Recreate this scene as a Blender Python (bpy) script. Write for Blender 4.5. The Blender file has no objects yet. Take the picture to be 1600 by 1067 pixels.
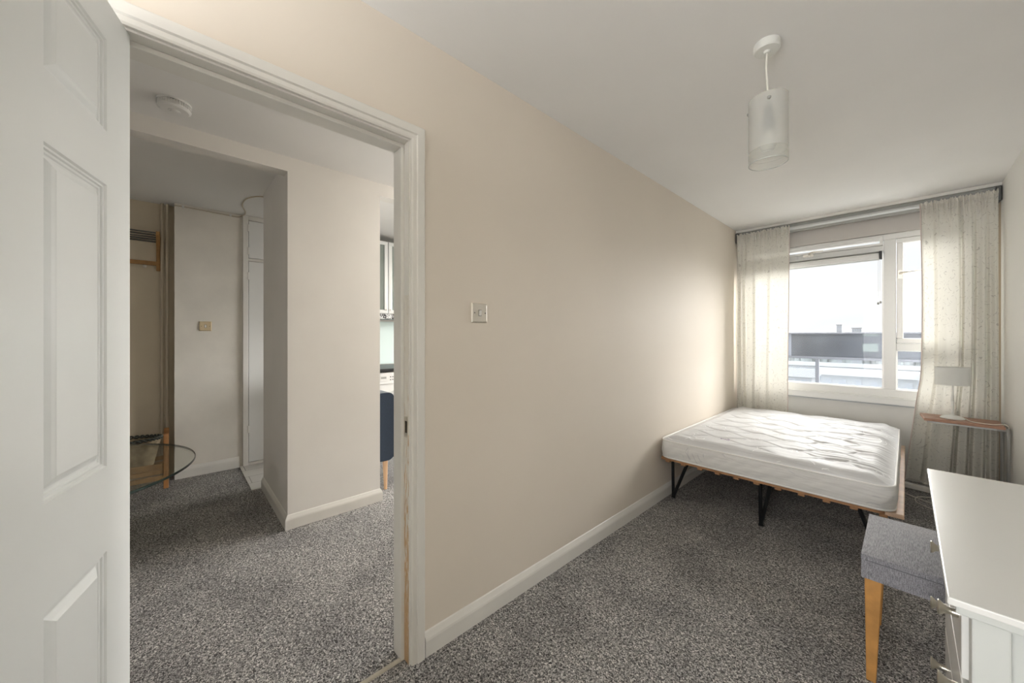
import bpy, bmesh, math, random
from mathutils import Vector, Matrix
random.seed(7)
PI = math.pi
sc = bpy.context.scene
col = sc.collection

# ---------------------------------------------------------------- camera
CX, H = 1.276, 1.244
cd = bpy.data.cameras.new('camera'); cam = bpy.data.objects.new('camera', cd); col.objects.link(cam)
cd.sensor_width = 36; cd.lens = 570 / 1600 * 36
cd.shift_y = -8.5 / 1600
cd.clip_start = 0.02; cd.clip_end = 600
cam.location = (CX, 0, H); cam.rotation_euler = (PI / 2, 0, math.atan2(616, 570))
sc.camera = cam

# ---------------------------------------------------------------- view / exposure
vs = sc.view_settings
vs.view_transform = 'Standard'; vs.look = 'None'; vs.gamma = 1; vs.use_curve_mapping = False
vs.exposure = 0.26

# ---------------------------------------------------------------- world: bright overcast sky with faint cloud bands
W = bpy.data.worlds.new('sky'); sc.world = W; W.use_nodes = True
nt = W.node_tree; nt.nodes.clear()
def N(nt, t, **kw):
    n = nt.nodes.new(t)
    for k, v in kw.items(): setattr(n, k, v)
    return n
out = N(nt, 'ShaderNodeOutputWorld'); bg = N(nt, 'ShaderNodeBackground')
tc = N(nt, 'ShaderNodeTexCoord'); mp = N(nt, 'ShaderNodeMapping'); mp.inputs['Scale'].default_value = (1.2, 1.2, 9)
no = N(nt, 'ShaderNodeTexNoise'); no.inputs['Scale'].default_value = 2.2; no.inputs['Detail'].default_value = 6
cr = N(nt, 'ShaderNodeValToRGB')
cr.color_ramp.elements[0].position = .35; cr.color_ramp.elements[0].color = (.91, .93, .97, 1)
cr.color_ramp.elements[1].position = .6; cr.color_ramp.elements[1].color = (1, 1, 1, 1)
L = nt.links.new
L(tc.outputs['Generated'], mp.inputs['Vector']); L(mp.outputs[0], no.inputs['Vector']); L(no.outputs[0], cr.inputs[0])
L(cr.outputs[0], bg.inputs['Color']); L(bg.outputs[0], out.inputs[0])
bg.inputs['Strength'].default_value = 1.12
# sky boosted behind the building (towards -y) as added fill through the unseen windows
sp = N(nt, 'ShaderNodeSeparateXYZ'); mr = N(nt, 'ShaderNodeMapRange'); mr.interpolation_type = 'SMOOTHSTEP'
mr.inputs[1].default_value = .25; mr.inputs[2].default_value = -.55; mr.inputs[3].default_value = .93; mr.inputs[4].default_value = 8.8
L(tc.outputs['Generated'], sp.inputs[0]); L(sp.outputs['Y'], mr.inputs[0]); L(mr.outputs[0], bg.inputs['Strength'])
# hazy sun over the town, very soft, shining in through the windows
sl = bpy.data.lights.new('hazy_sun', 'SUN'); sl.energy = 20; sl.angle = math.radians(75); sl.color = (1.0, .985, .96)
so_ = bpy.data.objects.new('hazy_sun', sl); col.objects.link(so_)
so_.rotation_euler = Vector((-.42, -1, -.25)).to_track_quat('-Z', 'Y').to_euler()

# portals that guide sky light through the windows (they give off no light of their own)
def portal(loc, rot, sx, sy):
    l = bpy.data.lights.new('window_portal', 'AREA'); l.shape = 'RECTANGLE'; l.size = sx; l.size_y = sy
    l.cycles.is_portal = True
    o = bpy.data.objects.new('window_portal', l); col.objects.link(o); o.location = loc; o.rotation_euler = rot
portal((.9, 4.85, 1.45), (-PI / 2, 0, 0), 1.75, 1.5)      # bedroom window
portal((-1.6, 4.85, 1.25), (-PI / 2, 0, 0), 2.8, 2.15)     # lounge window
portal((-.9, -3.25, 1.5), (PI / 2, 0, 0), .3, 1.1)       # unseen window added at the hall end to brighten the hall
portal((.9, -1.75, 1.35), (PI / 2, 0, 0), 1.7, 1.7)       # unseen window added behind the camera for fill light

# ---------------------------------------------------------------- materials
MATS = {}
def mat(name, color, rough=.5, metal=0, spec=.5, noise=None, bump=None, sheen=0, coat=0):
    """noise=(scale, amount, detail) albedo variation; bump=(scale, strength, dist)"""
    m = bpy.data.materials.new(name); m.use_nodes = True; MATS[name] = m
    nt = m.node_tree; b = nt.nodes['Principled BSDF']
    b.inputs['Base Color'].default_value = (*color, 1); b.inputs['Roughness'].default_value = rough
    b.inputs['Metallic'].default_value = metal; b.inputs['Specular IOR Level'].default_value = spec
    b.inputs['Sheen Weight'].default_value = sheen; b.inputs['Coat Weight'].default_value = coat
    tc = N(nt, 'ShaderNodeTexCoord'); L = nt.links.new
    if noise:
        n = N(nt, 'ShaderNodeTexNoise'); n.inputs['Scale'].default_value = noise[0]; n.inputs['Detail'].default_value = noise[2] if len(noise) > 2 else 4
        L(tc.outputs['Object'], n.inputs['Vector'])
        r = N(nt, 'ShaderNodeValToRGB'); a = noise[1]
        r.color_ramp.elements[0].position = .3; r.color_ramp.elements[1].position = .7
        r.color_ramp.elements[0].color = (*[c * (1 - a) for c in color], 1)
        r.color_ramp.elements[1].color = (*[min(1, c * (1 + a)) for c in color], 1)
        L(n.outputs[0], r.inputs[0]); L(r.outputs[0], b.inputs['Base Color'])
    if bump:
        n = N(nt, 'ShaderNodeTexNoise'); n.inputs['Scale'].default_value = bump[0]; n.inputs['Detail'].default_value = 5
        L(tc.outputs['Object'], n.inputs['Vector'])
        bp = N(nt, 'ShaderNodeBump'); bp.inputs['Strength'].default_value = bump[1]; bp.inputs['Distance'].default_value = bump[2]
        L(n.outputs[0], bp.inputs['Height']); L(bp.outputs[0], b.inputs['Normal'])
    return m

cream = mat('cream_wall_paint', (.80, .722, .622), .62, spec=.28, noise=(1.3, .02), bump=(9, .12, .004))
white_wall = mat('off_white_wall_paint', (.84, .812, .765), .55, spec=.3, noise=(2, .03), bump=(12, .12, .004))
stain_wall = mat('marked_hall_wall_paint', (.82, .775, .70), .5, spec=.3, noise=(3.5, .06, 6), bump=(12, .15, .004))
right_wall = mat('pale_wall_paint', (.80, .785, .745), .45, spec=.35, noise=(2, .02), bump=(9, .1, .004))
ceil_m = mat('matt_ceiling_paint', (.87, .855, .825), .8, spec=.2, noise=(2, .015), bump=(14, .08, .003))
gloss = mat('white_gloss_woodwork', (.80, .775, .72), .28, noise=(5, .03), bump=(30, .05, .002))
door_m = mat('white_door_paint', (.80, .81, .79), .33, noise=(4, .015))
upvc = mat('white_upvc', (.84, .835, .81), .3)
tile_m = mat('plastic_white', (.82, .81, .78), .35)
grey_white = mat('rail_grey_metal', (.62, .63, .61), .45, metal=.2)
rail_dark = mat('rail_dark_grey', (.36, .36, .33), .5)
bracket_m = mat('dark_bracket_metal', (.12, .12, .115), .4, metal=.6)
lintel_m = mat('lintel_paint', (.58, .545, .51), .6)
oak = mat('oak_wood', (.52, .26, .075), .45, noise=(18, .18), bump=(40, .1, .001))
slat_m = mat('pine_slats', (.42, .22, .10), .55, noise=(14, .2))
pine = mat('pale_pine_board', (.78, .56, .40), .5, noise=(12, .12))
rack_wood = mat('coat_rack_wood', (.46, .25, .09), .45, noise=(15, .2))
walnut = mat('brown_laminate_wood', (.38, .20, .125), .42, noise=(20, .22))
black_m = mat('black_steel', (.012, .012, .013), .35, metal=.4)
blackp = mat('black_plastic', (.015, .015, .016), .4)
nickel = mat('brushed_nickel', (.56, .53, .46), .28, metal=1)
chrome = mat('satin_chrome', (.74, .70, .63), .38, metal=1)
desk_m = mat('white_satin_lacquer', (.80, .80, .77), .22, noise=(3, .01))
desk_side = mat('white_foil_panel', (.62, .64, .61), .4)
navy = mat('navy_upholstery', (.012, .024, .045), .85, noise=(160, .3), bump=(400, .3, .001), sheen=.2)
pipe_m = mat('painted_pipe', (.60, .52, .40), .45)
lampw = mat('white_lamp_enamel', (.78, .78, .73), .4)
metal_grey = mat('grey_metal_frame', (.40, .40, .38), .35, metal=.5)
dark_panel = mat('dark_balcony_panel', (.045, .05, .06), .25, noise=(2.5, .35, 6))
post_m = mat('dark_grey_post', (.09, .095, .11), .5)
painted_reflection = mat('pale_reflection_paint', (.10, .12, .12), .25)  # pale tone of a window reflection, put into the colour
lav = mat('pale_steel_end_post', (.14, .15, .18), .5)
kit_m = mat('pale_kitchen_lacquer', (.76, .79, .76), .3)
kit_al = mat('aluminium_cabinet_edge', (.80, .81, .80), .3, metal=.3)
splash = mat('pale_green_glass_splashback', (.74, .86, .83), .12)
floor2 = mat('whitewashed_floorboard', (.66, .64, .60), .4, noise=(7, .06))
card = mat('cream_plastic_cable', (.80, .77, .69), .45)
brownp = mat('brown_adaptor_plastic', (.22, .17, .11), .4)
dark_rope = mat('dark_woven_rim', (.05, .055, .045), .6, noise=(40, .9))
orangeb = mat('orange_brown_wood', (.50, .24, .09), .4, noise=(20, .15))
ground_m = mat('town_ground', (.065, .072, .065), .9, noise=(.06, .25))
bld_a = mat('pale_render', (.10, .104, .108), .8)
bld_b = mat('buff_brick', (.115, .105, .095), .85, noise=(.4, .1))
bld_win = mat('building_window_glass', (.05, .055, .065), .3)
roofm = mat('pale_roof', (.085, .085, .085), .8)
tree_m = mat('distant_foliage', (.12, .13, .125), .9, noise=(.3, .3))  # lightened: distance haze is put into the foliage colour
purple = mat('purple_thread', (.45, .30, .55), .6)
seam_m = mat('seam_thread', (.16, .16, .17), .8)

def carpet():
    m = bpy.data.materials.new('grey_fleck_carpet'); m.use_nodes = True; nt = m.node_tree; L = nt.links.new
    b = nt.nodes['Principled BSDF']; b.inputs['Roughness'].default_value = .95; b.inputs['Specular IOR Level'].default_value = .15
    tc = N(nt, 'ShaderNodeTexCoord')
    n1 = N(nt, 'ShaderNodeTexNoise'); n1.inputs['Scale'].default_value = 150; n1.inputs['Detail'].default_value = 3; n1.inputs['Roughness'].default_value = .65
    n1.inputs['Distortion'].default_value = 1.2
    n2 = N(nt, 'ShaderNodeTexNoise'); n2.inputs['Scale'].default_value = 3.0; n2.inputs['Detail'].default_value = 5
    n3 = N(nt, 'ShaderNodeTexNoise'); n3.inputs['Scale'].default_value = 45; n3.inputs['Detail'].default_value = 3
    for n in (n1, n2, n3): L(tc.outputs['Object'], n.inputs['Vector'])
    r1 = N(nt, 'ShaderNodeValToRGB'); e = r1.color_ramp.elements
    e[0].position = .40; e[0].color = (.065, .062, .06, 1); e[1].position = .60; e[1].color = (.95, .92, .875, 1)
    mid = r1.color_ramp.elements.new(.52); mid.color = (.37, .353, .335, 1)
    L(n1.outputs[0], r1.inputs[0])
    r2 = N(nt, 'ShaderNodeValToRGB'); e = r2.color_ramp.elements
    e[0].position = .38; e[0].color = (.76, .76, .77, 1); e[1].position = .56; e[1].color = (1.0, 1.0, 1.0, 1)
    L(n2.outputs[0], r2.inputs[0])
    r3 = N(nt, 'ShaderNodeValToRGB'); e = r3.color_ramp.elements
    e[0].position = .35; e[0].color = (.80, .80, .81, 1); e[1].position = .6; e[1].color = (1, 1, 1, 1)
    L(n3.outputs[0], r3.inputs[0])
    mx = N(nt, 'ShaderNodeMix', data_type='RGBA', blend_type='MULTIPLY'); mx.inputs[0].default_value = 1
    mx2 = N(nt, 'ShaderNodeMix', data_type='RGBA', blend_type='MULTIPLY'); mx2.inputs[0].default_value = 1
    L(r1.outputs[0], mx.inputs[6]); L(r2.outputs[0], mx.inputs[7]); L(mx.outputs[2], mx2.inputs[6]); L(r3.outputs[0], mx2.inputs[7])
    L(mx2.outputs[2], b.inputs['Base Color'])
    bp = N(nt, 'ShaderNodeBump'); bp.inputs['Strength'].default_value = .9; bp.inputs['Distance'].default_value = .008
    L(n1.outputs[0], bp.inputs['Height']); L(bp.outputs[0], b.inputs['Normal'])
    return m
carpet_m = carpet()

def glass(name, tint=(1, 1, 1), refl=.06, white=0.0):
    """thin architectural glass: see-through plus a weak mirror, optionally frosted"""
    m = bpy.data.materials.new(name); m.use_nodes = True; nt = m.node_tree; nt.nodes.clear(); L = nt.links.new
    o = N(nt, 'ShaderNodeOutputMaterial'); t = N(nt, 'ShaderNodeBsdfTransparent'); t.inputs[0].default_value = (*tint, 1)
    g = N(nt, 'ShaderNodeBsdfGlossy'); g.inputs['Roughness'].default_value = .02
    mx = N(nt, 'ShaderNodeMixShader')
    f = N(nt, 'ShaderNodeFresnel'); ge = N(nt, 'ShaderNodeNewGeometry'); io = N(nt, 'ShaderNodeMapRange')
    io.inputs[3].default_value = 1.45; io.inputs[4].default_value = 1 / 1.45; L(ge.outputs['Backfacing'], io.inputs[0]); L(io.outputs[0], f.inputs[0])   # same mirror strength on both faces of the sheet
    mm = N(nt, 'ShaderNodeMath', operation='MULTIPLY'); mm.inputs[1].default_value = refl / .04
    L(f.outputs[0], mm.inputs[0]); L(mm.outputs[0], mx.inputs[0]); L(t.outputs[0], mx.inputs[1]); L(g.outputs[0], mx.inputs[2])
    last = mx
    if white:
        d = N(nt, 'ShaderNodeBsdfTranslucent'); d.inputs[0].default_value = (.9, .9, .9, 1)
        d2 = N(nt, 'ShaderNodeBsdfDiffuse'); d2.inputs[0].default_value = (.85, .87, .86, 1)
        a = N(nt, 'ShaderNodeMixShader'); a.inputs[0].default_value = .5; L(d.outputs[0], a.inputs[1]); L(d2.outputs[0], a.inputs[2])
        m2 = N(nt, 'ShaderNodeMixShader'); m2.inputs[0].default_value = white; L(mx.outputs[0], m2.inputs[1]); L(a.outputs[0], m2.inputs[2])
        last = m2
    L(last.outputs[0], o.inputs[0])
    return m
win_glass = glass('window_glass', (.985, .99, .99), .008)
table_glass = glass('table_glass', (.93, .945, .92), .04)
shade_frost = glass('frosted_lamp_glass', (.97, .96, .93), .03, .36)
shade_clear = glass('clear_lamp_glass', (.97, .97, .95), .03, .22)
rail_glass = glass('hazed_balustrade_glass', (.90, .93, .96), .03, .03)
cab_glass = glass('cabinet_door_glass', (.80, .86, .82), .06, .3)

def cloth(name, base, ink, trans=.45):
    """sheer curtain cloth with a doodle-like embroidery of arcs and rings"""
    m = bpy.data.materials.new(name); m.use_nodes = True; nt = m.node_tree; nt.nodes.clear(); L = nt.links.new
    o = N(nt, 'ShaderNodeOutputMaterial'); uv = N(nt, 'ShaderNodeUVMap')
    vo = N(nt, 'ShaderNodeTexVoronoi'); vo.inputs['Scale'].default_value = 11; vo.inputs['Randomness'].default_value = .9
    wob = N(nt, 'ShaderNodeTexNoise'); wob.inputs['Scale'].default_value = 14
    mixv = N(nt, 'ShaderNodeMix', data_type='RGBA', blend_type='ADD'); mixv.inputs[0].default_value = .05
    L(uv.outputs[0], mixv.inputs[6]); L(uv.outputs[0], wob.inputs['Vector']); L(wob.outputs['Color'], mixv.inputs[7]); L(mixv.outputs[2], vo.inputs['Vector'])
    # rings: sin of distance, thresholded and broken up by noise
    mu = N(nt, 'ShaderNodeMath', operation='MULTIPLY'); mu.inputs[1].default_value = 30
    si = N(nt, 'ShaderNodeMath', operation='SINE'); gt = N(nt, 'ShaderNodeMapRange'); gt.inputs[1].default_value = .85; gt.inputs[2].default_value = .98
    L(vo.outputs['Distance'], mu.inputs[0]); L(mu.outputs[0], si.inputs[0]); L(si.outputs[0], gt.inputs[0])
    nz = N(nt, 'ShaderNodeTexNoise'); nz.inputs['Scale'].default_value = 38; nz.inputs['Detail'].default_value = 2; L(uv.outputs[0], nz.inputs['Vector'])
    g2 = N(nt, 'ShaderNodeMapRange'); g2.inputs[1].default_value = .50; g2.inputs[2].default_value = .58; L(nz.outputs[0], g2.inputs[0])
    an = N(nt, 'ShaderNodeMath', operation='MULTIPLY'); L(gt.outputs[0], an.inputs[0]); L(g2.outputs[0], an.inputs[1])
    mc = N(nt, 'ShaderNodeMix', data_type='RGBA'); mc.inputs[6].default_value = (*base, 1); mc.inputs[7].default_value = (*ink, 1)
    L(an.outputs[0], mc.inputs[0])
    wv = N(nt, 'ShaderNodeTexNoise'); wv.inputs['Scale'].default_value = 400; L(uv.outputs[0], wv.inputs['Vector'])
    bp = N(nt, 'ShaderNodeBump'); bp.inputs['Strength'].default_value = .25; bp.inputs['Distance'].default_value = .002; L(wv.outputs[0], bp.inputs['Height'])
    d = N(nt, 'ShaderNodeBsdfDiffuse'); t = N(nt, 'ShaderNodeBsdfTranslucent'); s = N(nt, 'ShaderNodeMixShader'); s.inputs[0].default_value = trans
    L(mc.outputs[2], d.inputs[0]); L(mc.outputs[2], t.inputs[0]); L(bp.outputs[0], d.inputs['Normal'])
    L(d.outputs[0], s.inputs[1]); L(t.outputs[0], s.inputs[2]); L(s.outputs[0], o.inputs[0])
    return m
curtain_m = cloth('cream_embroidered_voile', (.74, .715, .645), (.50, .47, .42), .22)
curtain_back = mat('cream_heading_cloth', (.74, .71, .63), .8)
curtain_edge = mat('pinkish_selvedge', (.70, .60, .55), .8)

def mattress_mat(name, side):
    m = mat(name, (.68, .677, .674) if not side else (.74, .725, .69), .5 if not side else .6, spec=.08)
    nt = m.node_tree; L = nt.links.new; b = nt.nodes['Principled BSDF']
    tc = N(nt, 'ShaderNodeTexCoord'); mp = N(nt, 'ShaderNodeMapping')
    mp.inputs['Scale'].default_value = (3, 3, 22) if side else (3.0, 16, 1)
    n = N(nt, 'ShaderNodeTexNoise'); n.inputs['Scale'].default_value = 1.6; n.inputs['Detail'].default_value = 3; n.inputs['Distortion'].default_value = .6
    L(tc.outputs['Object'], mp.inputs[0]); L(mp.outputs[0], n.inputs['Vector'])
    vo = N(nt, 'ShaderNodeTexVoronoi'); vo.inputs['Scale'].default_value = 5.5; L(tc.outputs['Object'], vo.inputs['Vector'])
    mu = N(nt, 'ShaderNodeMath', operation='MULTIPLY'); mu.inputs[1].default_value = 42
    si = N(nt, 'ShaderNodeMath', operation='SINE'); gt = N(nt, 'ShaderNodeMapRange'); gt.inputs[1].default_value = .8; gt.inputs[2].default_value = .97
    L(vo.outputs['Distance'], mu.inputs[0]); L(mu.outputs[0], si.inputs[0]); L(si.outputs[0], gt.inputs[0])
    nz = N(nt, 'ShaderNodeTexNoise'); nz.inputs['Scale'].default_value = 9; nz.inputs['Detail'].default_value = 1; L(tc.outputs['Object'], nz.inputs['Vector'])
    g2 = N(nt, 'ShaderNodeMapRange'); g2.inputs[1].default_value = .60; g2.inputs[2].default_value = .64; L(nz.outputs[0], g2.inputs[0])
    an = N(nt, 'ShaderNodeMath', operation='MULTIPLY'); L(gt.outputs[0], an.inputs[0]); L(g2.outputs[0], an.inputs[1])
    mc = N(nt, 'ShaderNodeMix', data_type='RGBA'); c = b.inputs['Base Color'].default_value[:3]
    mc.inputs[6].default_value = (*c, 1); mc.inputs[7].default_value = ((.60, .59, .58, 1) if side else (.95, .95, .95, 1))
    L(an.outputs[0], mc.inputs[0]); L(mc.outputs[2], b.inputs['Base Color'])
    bp = N(nt, 'ShaderNodeBump'); bp.inputs['Strength'].default_value = .45 if side else .3; bp.inputs['Distance'].default_value = .012
    L(n.outputs[0], bp.inputs['Height']); L(bp.outputs[0], b.inputs['Normal'])
    return m
matt_top = mattress_mat('white_quilted_ticking', False)
matt_side = mattress_mat('cream_mattress_border', True)
piping_m = mat('white_piping', (.84, .82, .78), .5)

def tweed():
    m = mat('grey_tweed_upholstery', (.33, .32, .345), .9, sheen=.4); nt = m.node_tree; L = nt.links.new; b = nt.nodes['Principled BSDF']
    tc = N(nt, 'ShaderNodeTexCoord'); last = None; outs = []
    for s in ((500, 500, 60), (400, 40, 400)):
        mp = N(nt, 'ShaderNodeMapping'); mp.inputs['Scale'].default_value = s; n = N(nt, 'ShaderNodeTexNoise'); n.inputs['Scale'].default_value = 1; n.inputs['Detail'].default_value = 2
        L(tc.outputs['Object'], mp.inputs[0]); L(mp.outputs[0], n.inputs['Vector']); outs.append(n)
    ad = N(nt, 'ShaderNodeMath', operation='ADD'); L(outs[0].outputs[0], ad.inputs[0]); L(outs[1].outputs[0], ad.inputs[1])
    r = N(nt, 'ShaderNodeValToRGB'); r.color_ramp.elements[0].position = .0; r.color_ramp.elements[1].position = 1
    hf = N(nt, 'ShaderNodeMath', operation='MULTIPLY'); hf.inputs[1].default_value = .5; L(ad.outputs[0], hf.inputs[0])
    r.color_ramp.elements[0].position = .38; r.color_ramp.elements[0].color = (.12, .118, .13, 1)
    r.color_ramp.elements[1].position = .62; r.color_ramp.elements[1].color = (.37, .36, .385, 1)
    L(hf.outputs[0], r.inputs[0]); L(r.outputs[0], b.inputs['Base Color'])
    bp = N(nt, 'ShaderNodeBump'); bp.inputs['Strength'].default_value = .4; bp.inputs['Distance'].default_value = .001
    L(hf.outputs[0], bp.inputs['Height']); L(bp.outputs[0], b.inputs['Normal'])
    return m
tweed_m = tweed()

def worn_jamb():
    """white gloss chipped down to bare wood, worse towards the floor"""
    m = mat('chipped_gloss_on_wood', (.78, .74, .66), .4); nt = m.node_tree; L = nt.links.new; b = nt.nodes['Principled BSDF']
    tc = N(nt, 'ShaderNodeTexCoord'); mp = N(nt, 'ShaderNodeMapping'); mp.inputs['Scale'].default_value = (150, 60, 16)
    n = N(nt, 'ShaderNodeTexNoise'); n.inputs['Scale'].default_value = 1; n.inputs['Detail'].default_value = 5
    L(tc.outputs['Object'], mp.inputs[0]); L(mp.outputs[0], n.inputs['Vector'])
    sp = N(nt, 'ShaderNodeSeparateXYZ'); L(tc.outputs['Object'], sp.inputs[0])
    mr = N(nt, 'ShaderNodeMapRange'); mr.inputs[1].default_value = 0; mr.inputs[2].default_value = 1.15; mr.inputs[3].default_value = .22; mr.inputs[4].default_value = -.09
    L(sp.outputs['Z'], mr.inputs[0])
    ad = N(nt, 'ShaderNodeMath', operation='ADD'); L(n.outputs[0], ad.inputs[0]); L(mr.outputs[0], ad.inputs[1])
    r = N(nt, 'ShaderNodeValToRGB'); e = r.color_ramp.elements; e[0].position = .55; e[0].color = (.78, .74, .66, 1); e[1].position = .60; e[1].color = (.58, .38, .20, 1)
    L(ad.outputs[0], r.inputs[0]); L(r.outputs[0], b.inputs['Base Color'])
    return m
jamb_m = worn_jamb()
def splash_pattern():
    m = mat('black_and_white_patterned_strip', (.5, .5, .5), .4); nt = m.node_tree; L = nt.links.new
    tc = N(nt, 'ShaderNodeTexCoord'); v = N(nt, 'ShaderNodeTexNoise'); v.inputs['Scale'].default_value = 32; v.inputs['Distortion'].default_value = 1.5
    L(tc.outputs['Object'], v.inputs['Vector']); r = N(nt, 'ShaderNodeValToRGB'); e = r.color_ramp.elements
    e[0].position = .49; e[0].color = (.04, .04, .04, 1); e[1].position = .51; e[1].color = (.75, .75, .75, 1)
    L(v.outputs[0], r.inputs[0]); L(r.outputs[0], nt.nodes['Principled BSDF'].inputs['Base Color']); return m
pattern_m = splash_pattern()
def gapped_boards():
    m = floor2; nt = m.node_tree; L = nt.links.new
    tc = N(nt, 'ShaderNodeTexCoord'); br = N(nt, 'ShaderNodeTexBrick'); br.offset = .37
    br.inputs['Scale'].default_value = 1; br.inputs['Brick Width'].default_value = 1.3; br.inputs['Row Height'].default_value = .19; br.inputs['Mortar Size'].default_value = .003
    br.inputs['Color1'].default_value = (.66, .64, .60, 1); br.inputs['Color2'].default_value = (.60, .58, .55, 1); br.inputs['Mortar'].default_value = (.28, .26, .24, 1)
    mp = N(nt, 'ShaderNodeMapping'); mp.inputs['Rotation'].default_value = (0, 0, PI / 2); L(tc.outputs['Object'], mp.inputs[0]); L(mp.outputs[0], br.inputs['Vector'])
    L(br.outputs[0], nt.nodes['Principled BSDF'].inputs['Base Color'])
gapped_boards()

# ---------------------------------------------------------------- mesh helpers
OFF = {}
def obj(name, bm, m, parent=None, smooth=False, bevel=0, subsurf=0):
    off = OFF.get(parent, Vector((0, 0, 0))) if parent else Vector((0, 0, 0))
    bmesh.ops.recalc_face_normals(bm, faces=bm.faces[:])
    if off.length > 0: bmesh.ops.translate(bm, verts=bm.verts[:], vec=-off)
    me = bpy.data.meshes.new(name); bm.to_mesh(me); bm.free()
    me.materials.append(m)
    o = bpy.data.objects.new(name, me); col.objects.link(o)
    if parent: o.parent = parent
    OFF[o] = off
    if smooth:
        for p in me.polygons: p.use_smooth = True
        if smooth == 'auto':
            es = o.modifiers.new('edges', 'EDGE_SPLIT'); es.split_angle = math.radians(35)
    if bevel:
        b = o.modifiers.new('bevel', 'BEVEL'); b.width = bevel; b.segments = 2; b.limit_method = 'ANGLE'; b.angle_limit = math.radians(40)
    if subsurf:
        s = o.modifiers.new('subsurf', 'SUBSURF'); s.levels = subsurf; s.render_levels = subsurf
    return o
def thing(name, label, cat, loc, group=None):
    o = bpy.data.objects.new(name, None); col.objects.link(o); o.location = loc; o.empty_display_size = .05
    OFF[o] = Vector(loc); o['label'] = label; o['category'] = cat
    if group: o['group'] = group
    return o
def tag(o, label, cat, group=None):
    o['label'] = label; o['category'] = cat
    if group: o['group'] = group
    return o
def struct(name, bm, m, parent=None, **kw):
    o = obj(name, bm, m, parent, **kw)
    if not parent: o['kind'] = 'structure'
    return o
def B(): return bmesh.new()
def box(bm, x0, x1, y0, y1, z0, z1, M=None):
    vs = [bm.verts.new((x, y, z)) for x in (x0, x1) for y in (y0, y1) for z in (z0, z1)]
    for f in ((0, 1, 3, 2), (4, 6, 7, 5), (0, 4, 5, 1), (2, 3, 7, 6), (0, 2, 6, 4), (1, 5, 7, 3)): bm.faces.new([vs[i] for i in f])
    if M: bmesh.ops.transform(bm, matrix=M, verts=vs)
    return bm
def bx(*a, **k): return box(B(), *a, **k)
def prism(bm, pts, axis, a, b):
    """extrude a 2D outline; axis 'x': pts=(y,z); 'y': pts=(x,z); 'z': pts=(x,y)"""
    def P(p, t): return {'x': (t, p[0], p[1]), 'y': (p[0], t, p[1]), 'z': (p[0], p[1], t)}[axis]
    A = [bm.verts.new(P(p, a)) for p in pts]; C = [bm.verts.new(P(p, b)) for p in pts]
    n = len(pts); bm.faces.new(A); bm.faces.new(C[::-1])
    for i in range(n): bm.faces.new((A[i], A[(i + 1) % n], C[(i + 1) % n], C[i]))
    return bm
def tube(bm, pts, r, seg=8, cap=True):
    pts = [Vector(p) for p in pts]; rings = []; prev = None
    rs = r if isinstance(r, (list, tuple)) else [r] * len(pts)
    for i, p in enumerate(pts):
        t = (pts[min(i + 1, len(pts) - 1)] - pts[max(i - 1, 0)]).normalized()
        if prev is None: u = t.orthogonal().normalized()
        else:
            u = prev - t * prev.dot(t); u = u.normalized() if u.length > 1e-6 else t.orthogonal().normalized()
        prev = u; v = t.cross(u)
        rings.append([bm.verts.new(p + (u * math.cos(2 * PI * k / seg) + v * math.sin(2 * PI * k / seg)) * rs[i]) for k in range(seg)])
    for a, b in zip(rings, rings[1:]):
        for k in range(seg): bm.faces.new((a[k], a[(k + 1) % seg], b[(k + 1) % seg], b[k]))
    if cap: bm.faces.new(rings[0][::-1]); bm.faces.new(rings[-1])
    return bm
def spline(pts, n=8):
    P = [Vector(p) for p in pts]; P = [P[0] * 2 - P[1]] + P + [P[-1] * 2 - P[-2]]; o = []
    for i in range(1, len(P) - 2):
        for k in range(n):
            t = k / n; a, b, c, d = P[i - 1:i + 3]
            o.append(.5 * ((2 * b) + (c - a) * t + (2 * a - 5 * b + 4 * c - d) * t * t + (3 * b - a - 3 * c + d) * t ** 3))
    return o + [P[-2]]
def lathe(bm, prof, c, axis=(0, 0, 1), seg=32, close=False):
    """prof = [(r, h)], spun about the axis through c"""
    q = Vector((0, 0, 1)).rotation_difference(Vector(axis).normalized()); rings = []
    for r, h in prof:
        rings.append([bm.verts.new(Vector(c) + q @ Vector((r * math.cos(2 * PI * k / seg), r * math.sin(2 * PI * k / seg), h))) for k in range(seg)] if r > 1e-6
                     else [bm.verts.new(Vector(c) + q @ Vector((0, 0, h)))])
    for a, b in zip(rings, rings[1:]):
        for k in range(seg):
            k2 = (k + 1) % seg
            if len(a) == 1 and len(b) == 1: continue
            if len(a) == 1: bm.faces.new((a[0], b[k2], b[k]))
            elif len(b) == 1: bm.faces.new((a[k], a[k2], b[0]))
            else: bm.faces.new((a[k], a[k2], b[k2], b[k]))
    if close and len(rings[0]) > 1 and len(rings[-1]) > 1:
        bm.faces.new(rings[0][::-1]); bm.faces.new(rings[-1])
    return bm
def wall_with_holes(bm, fixed, t0, t1, a0, a1, z0, z1, holes):
    """slab wall; fixed 'x' means spans y; holes (a0,a1,z0,z1)"""
    def put(p0, p1, q0, q1):
        if p1 - p0 < 1e-5 or q1 - q0 < 1e-5: return
        if fixed == 'x': box(bm, t0, t1, p0, p1, q0, q1)
        else: box(bm, p0, p1, t0, t1, q0, q1)
    cur = a0
    for h in sorted(holes):
        put(cur, h[0], z0, z1); put(h[0], h[1], z0, h[2]); put(h[0], h[1], h[3], z1); cur = h[1]
    put(cur, a1, z0, z1); return bm
def copy_tree(o, parent=None):
    c = o.copy(); col.objects.link(c); OFF[c] = OFF[o].copy()
    if parent: c.parent = parent
    for ch in list(o.children): copy_tree(ch, c)
    return c

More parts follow.
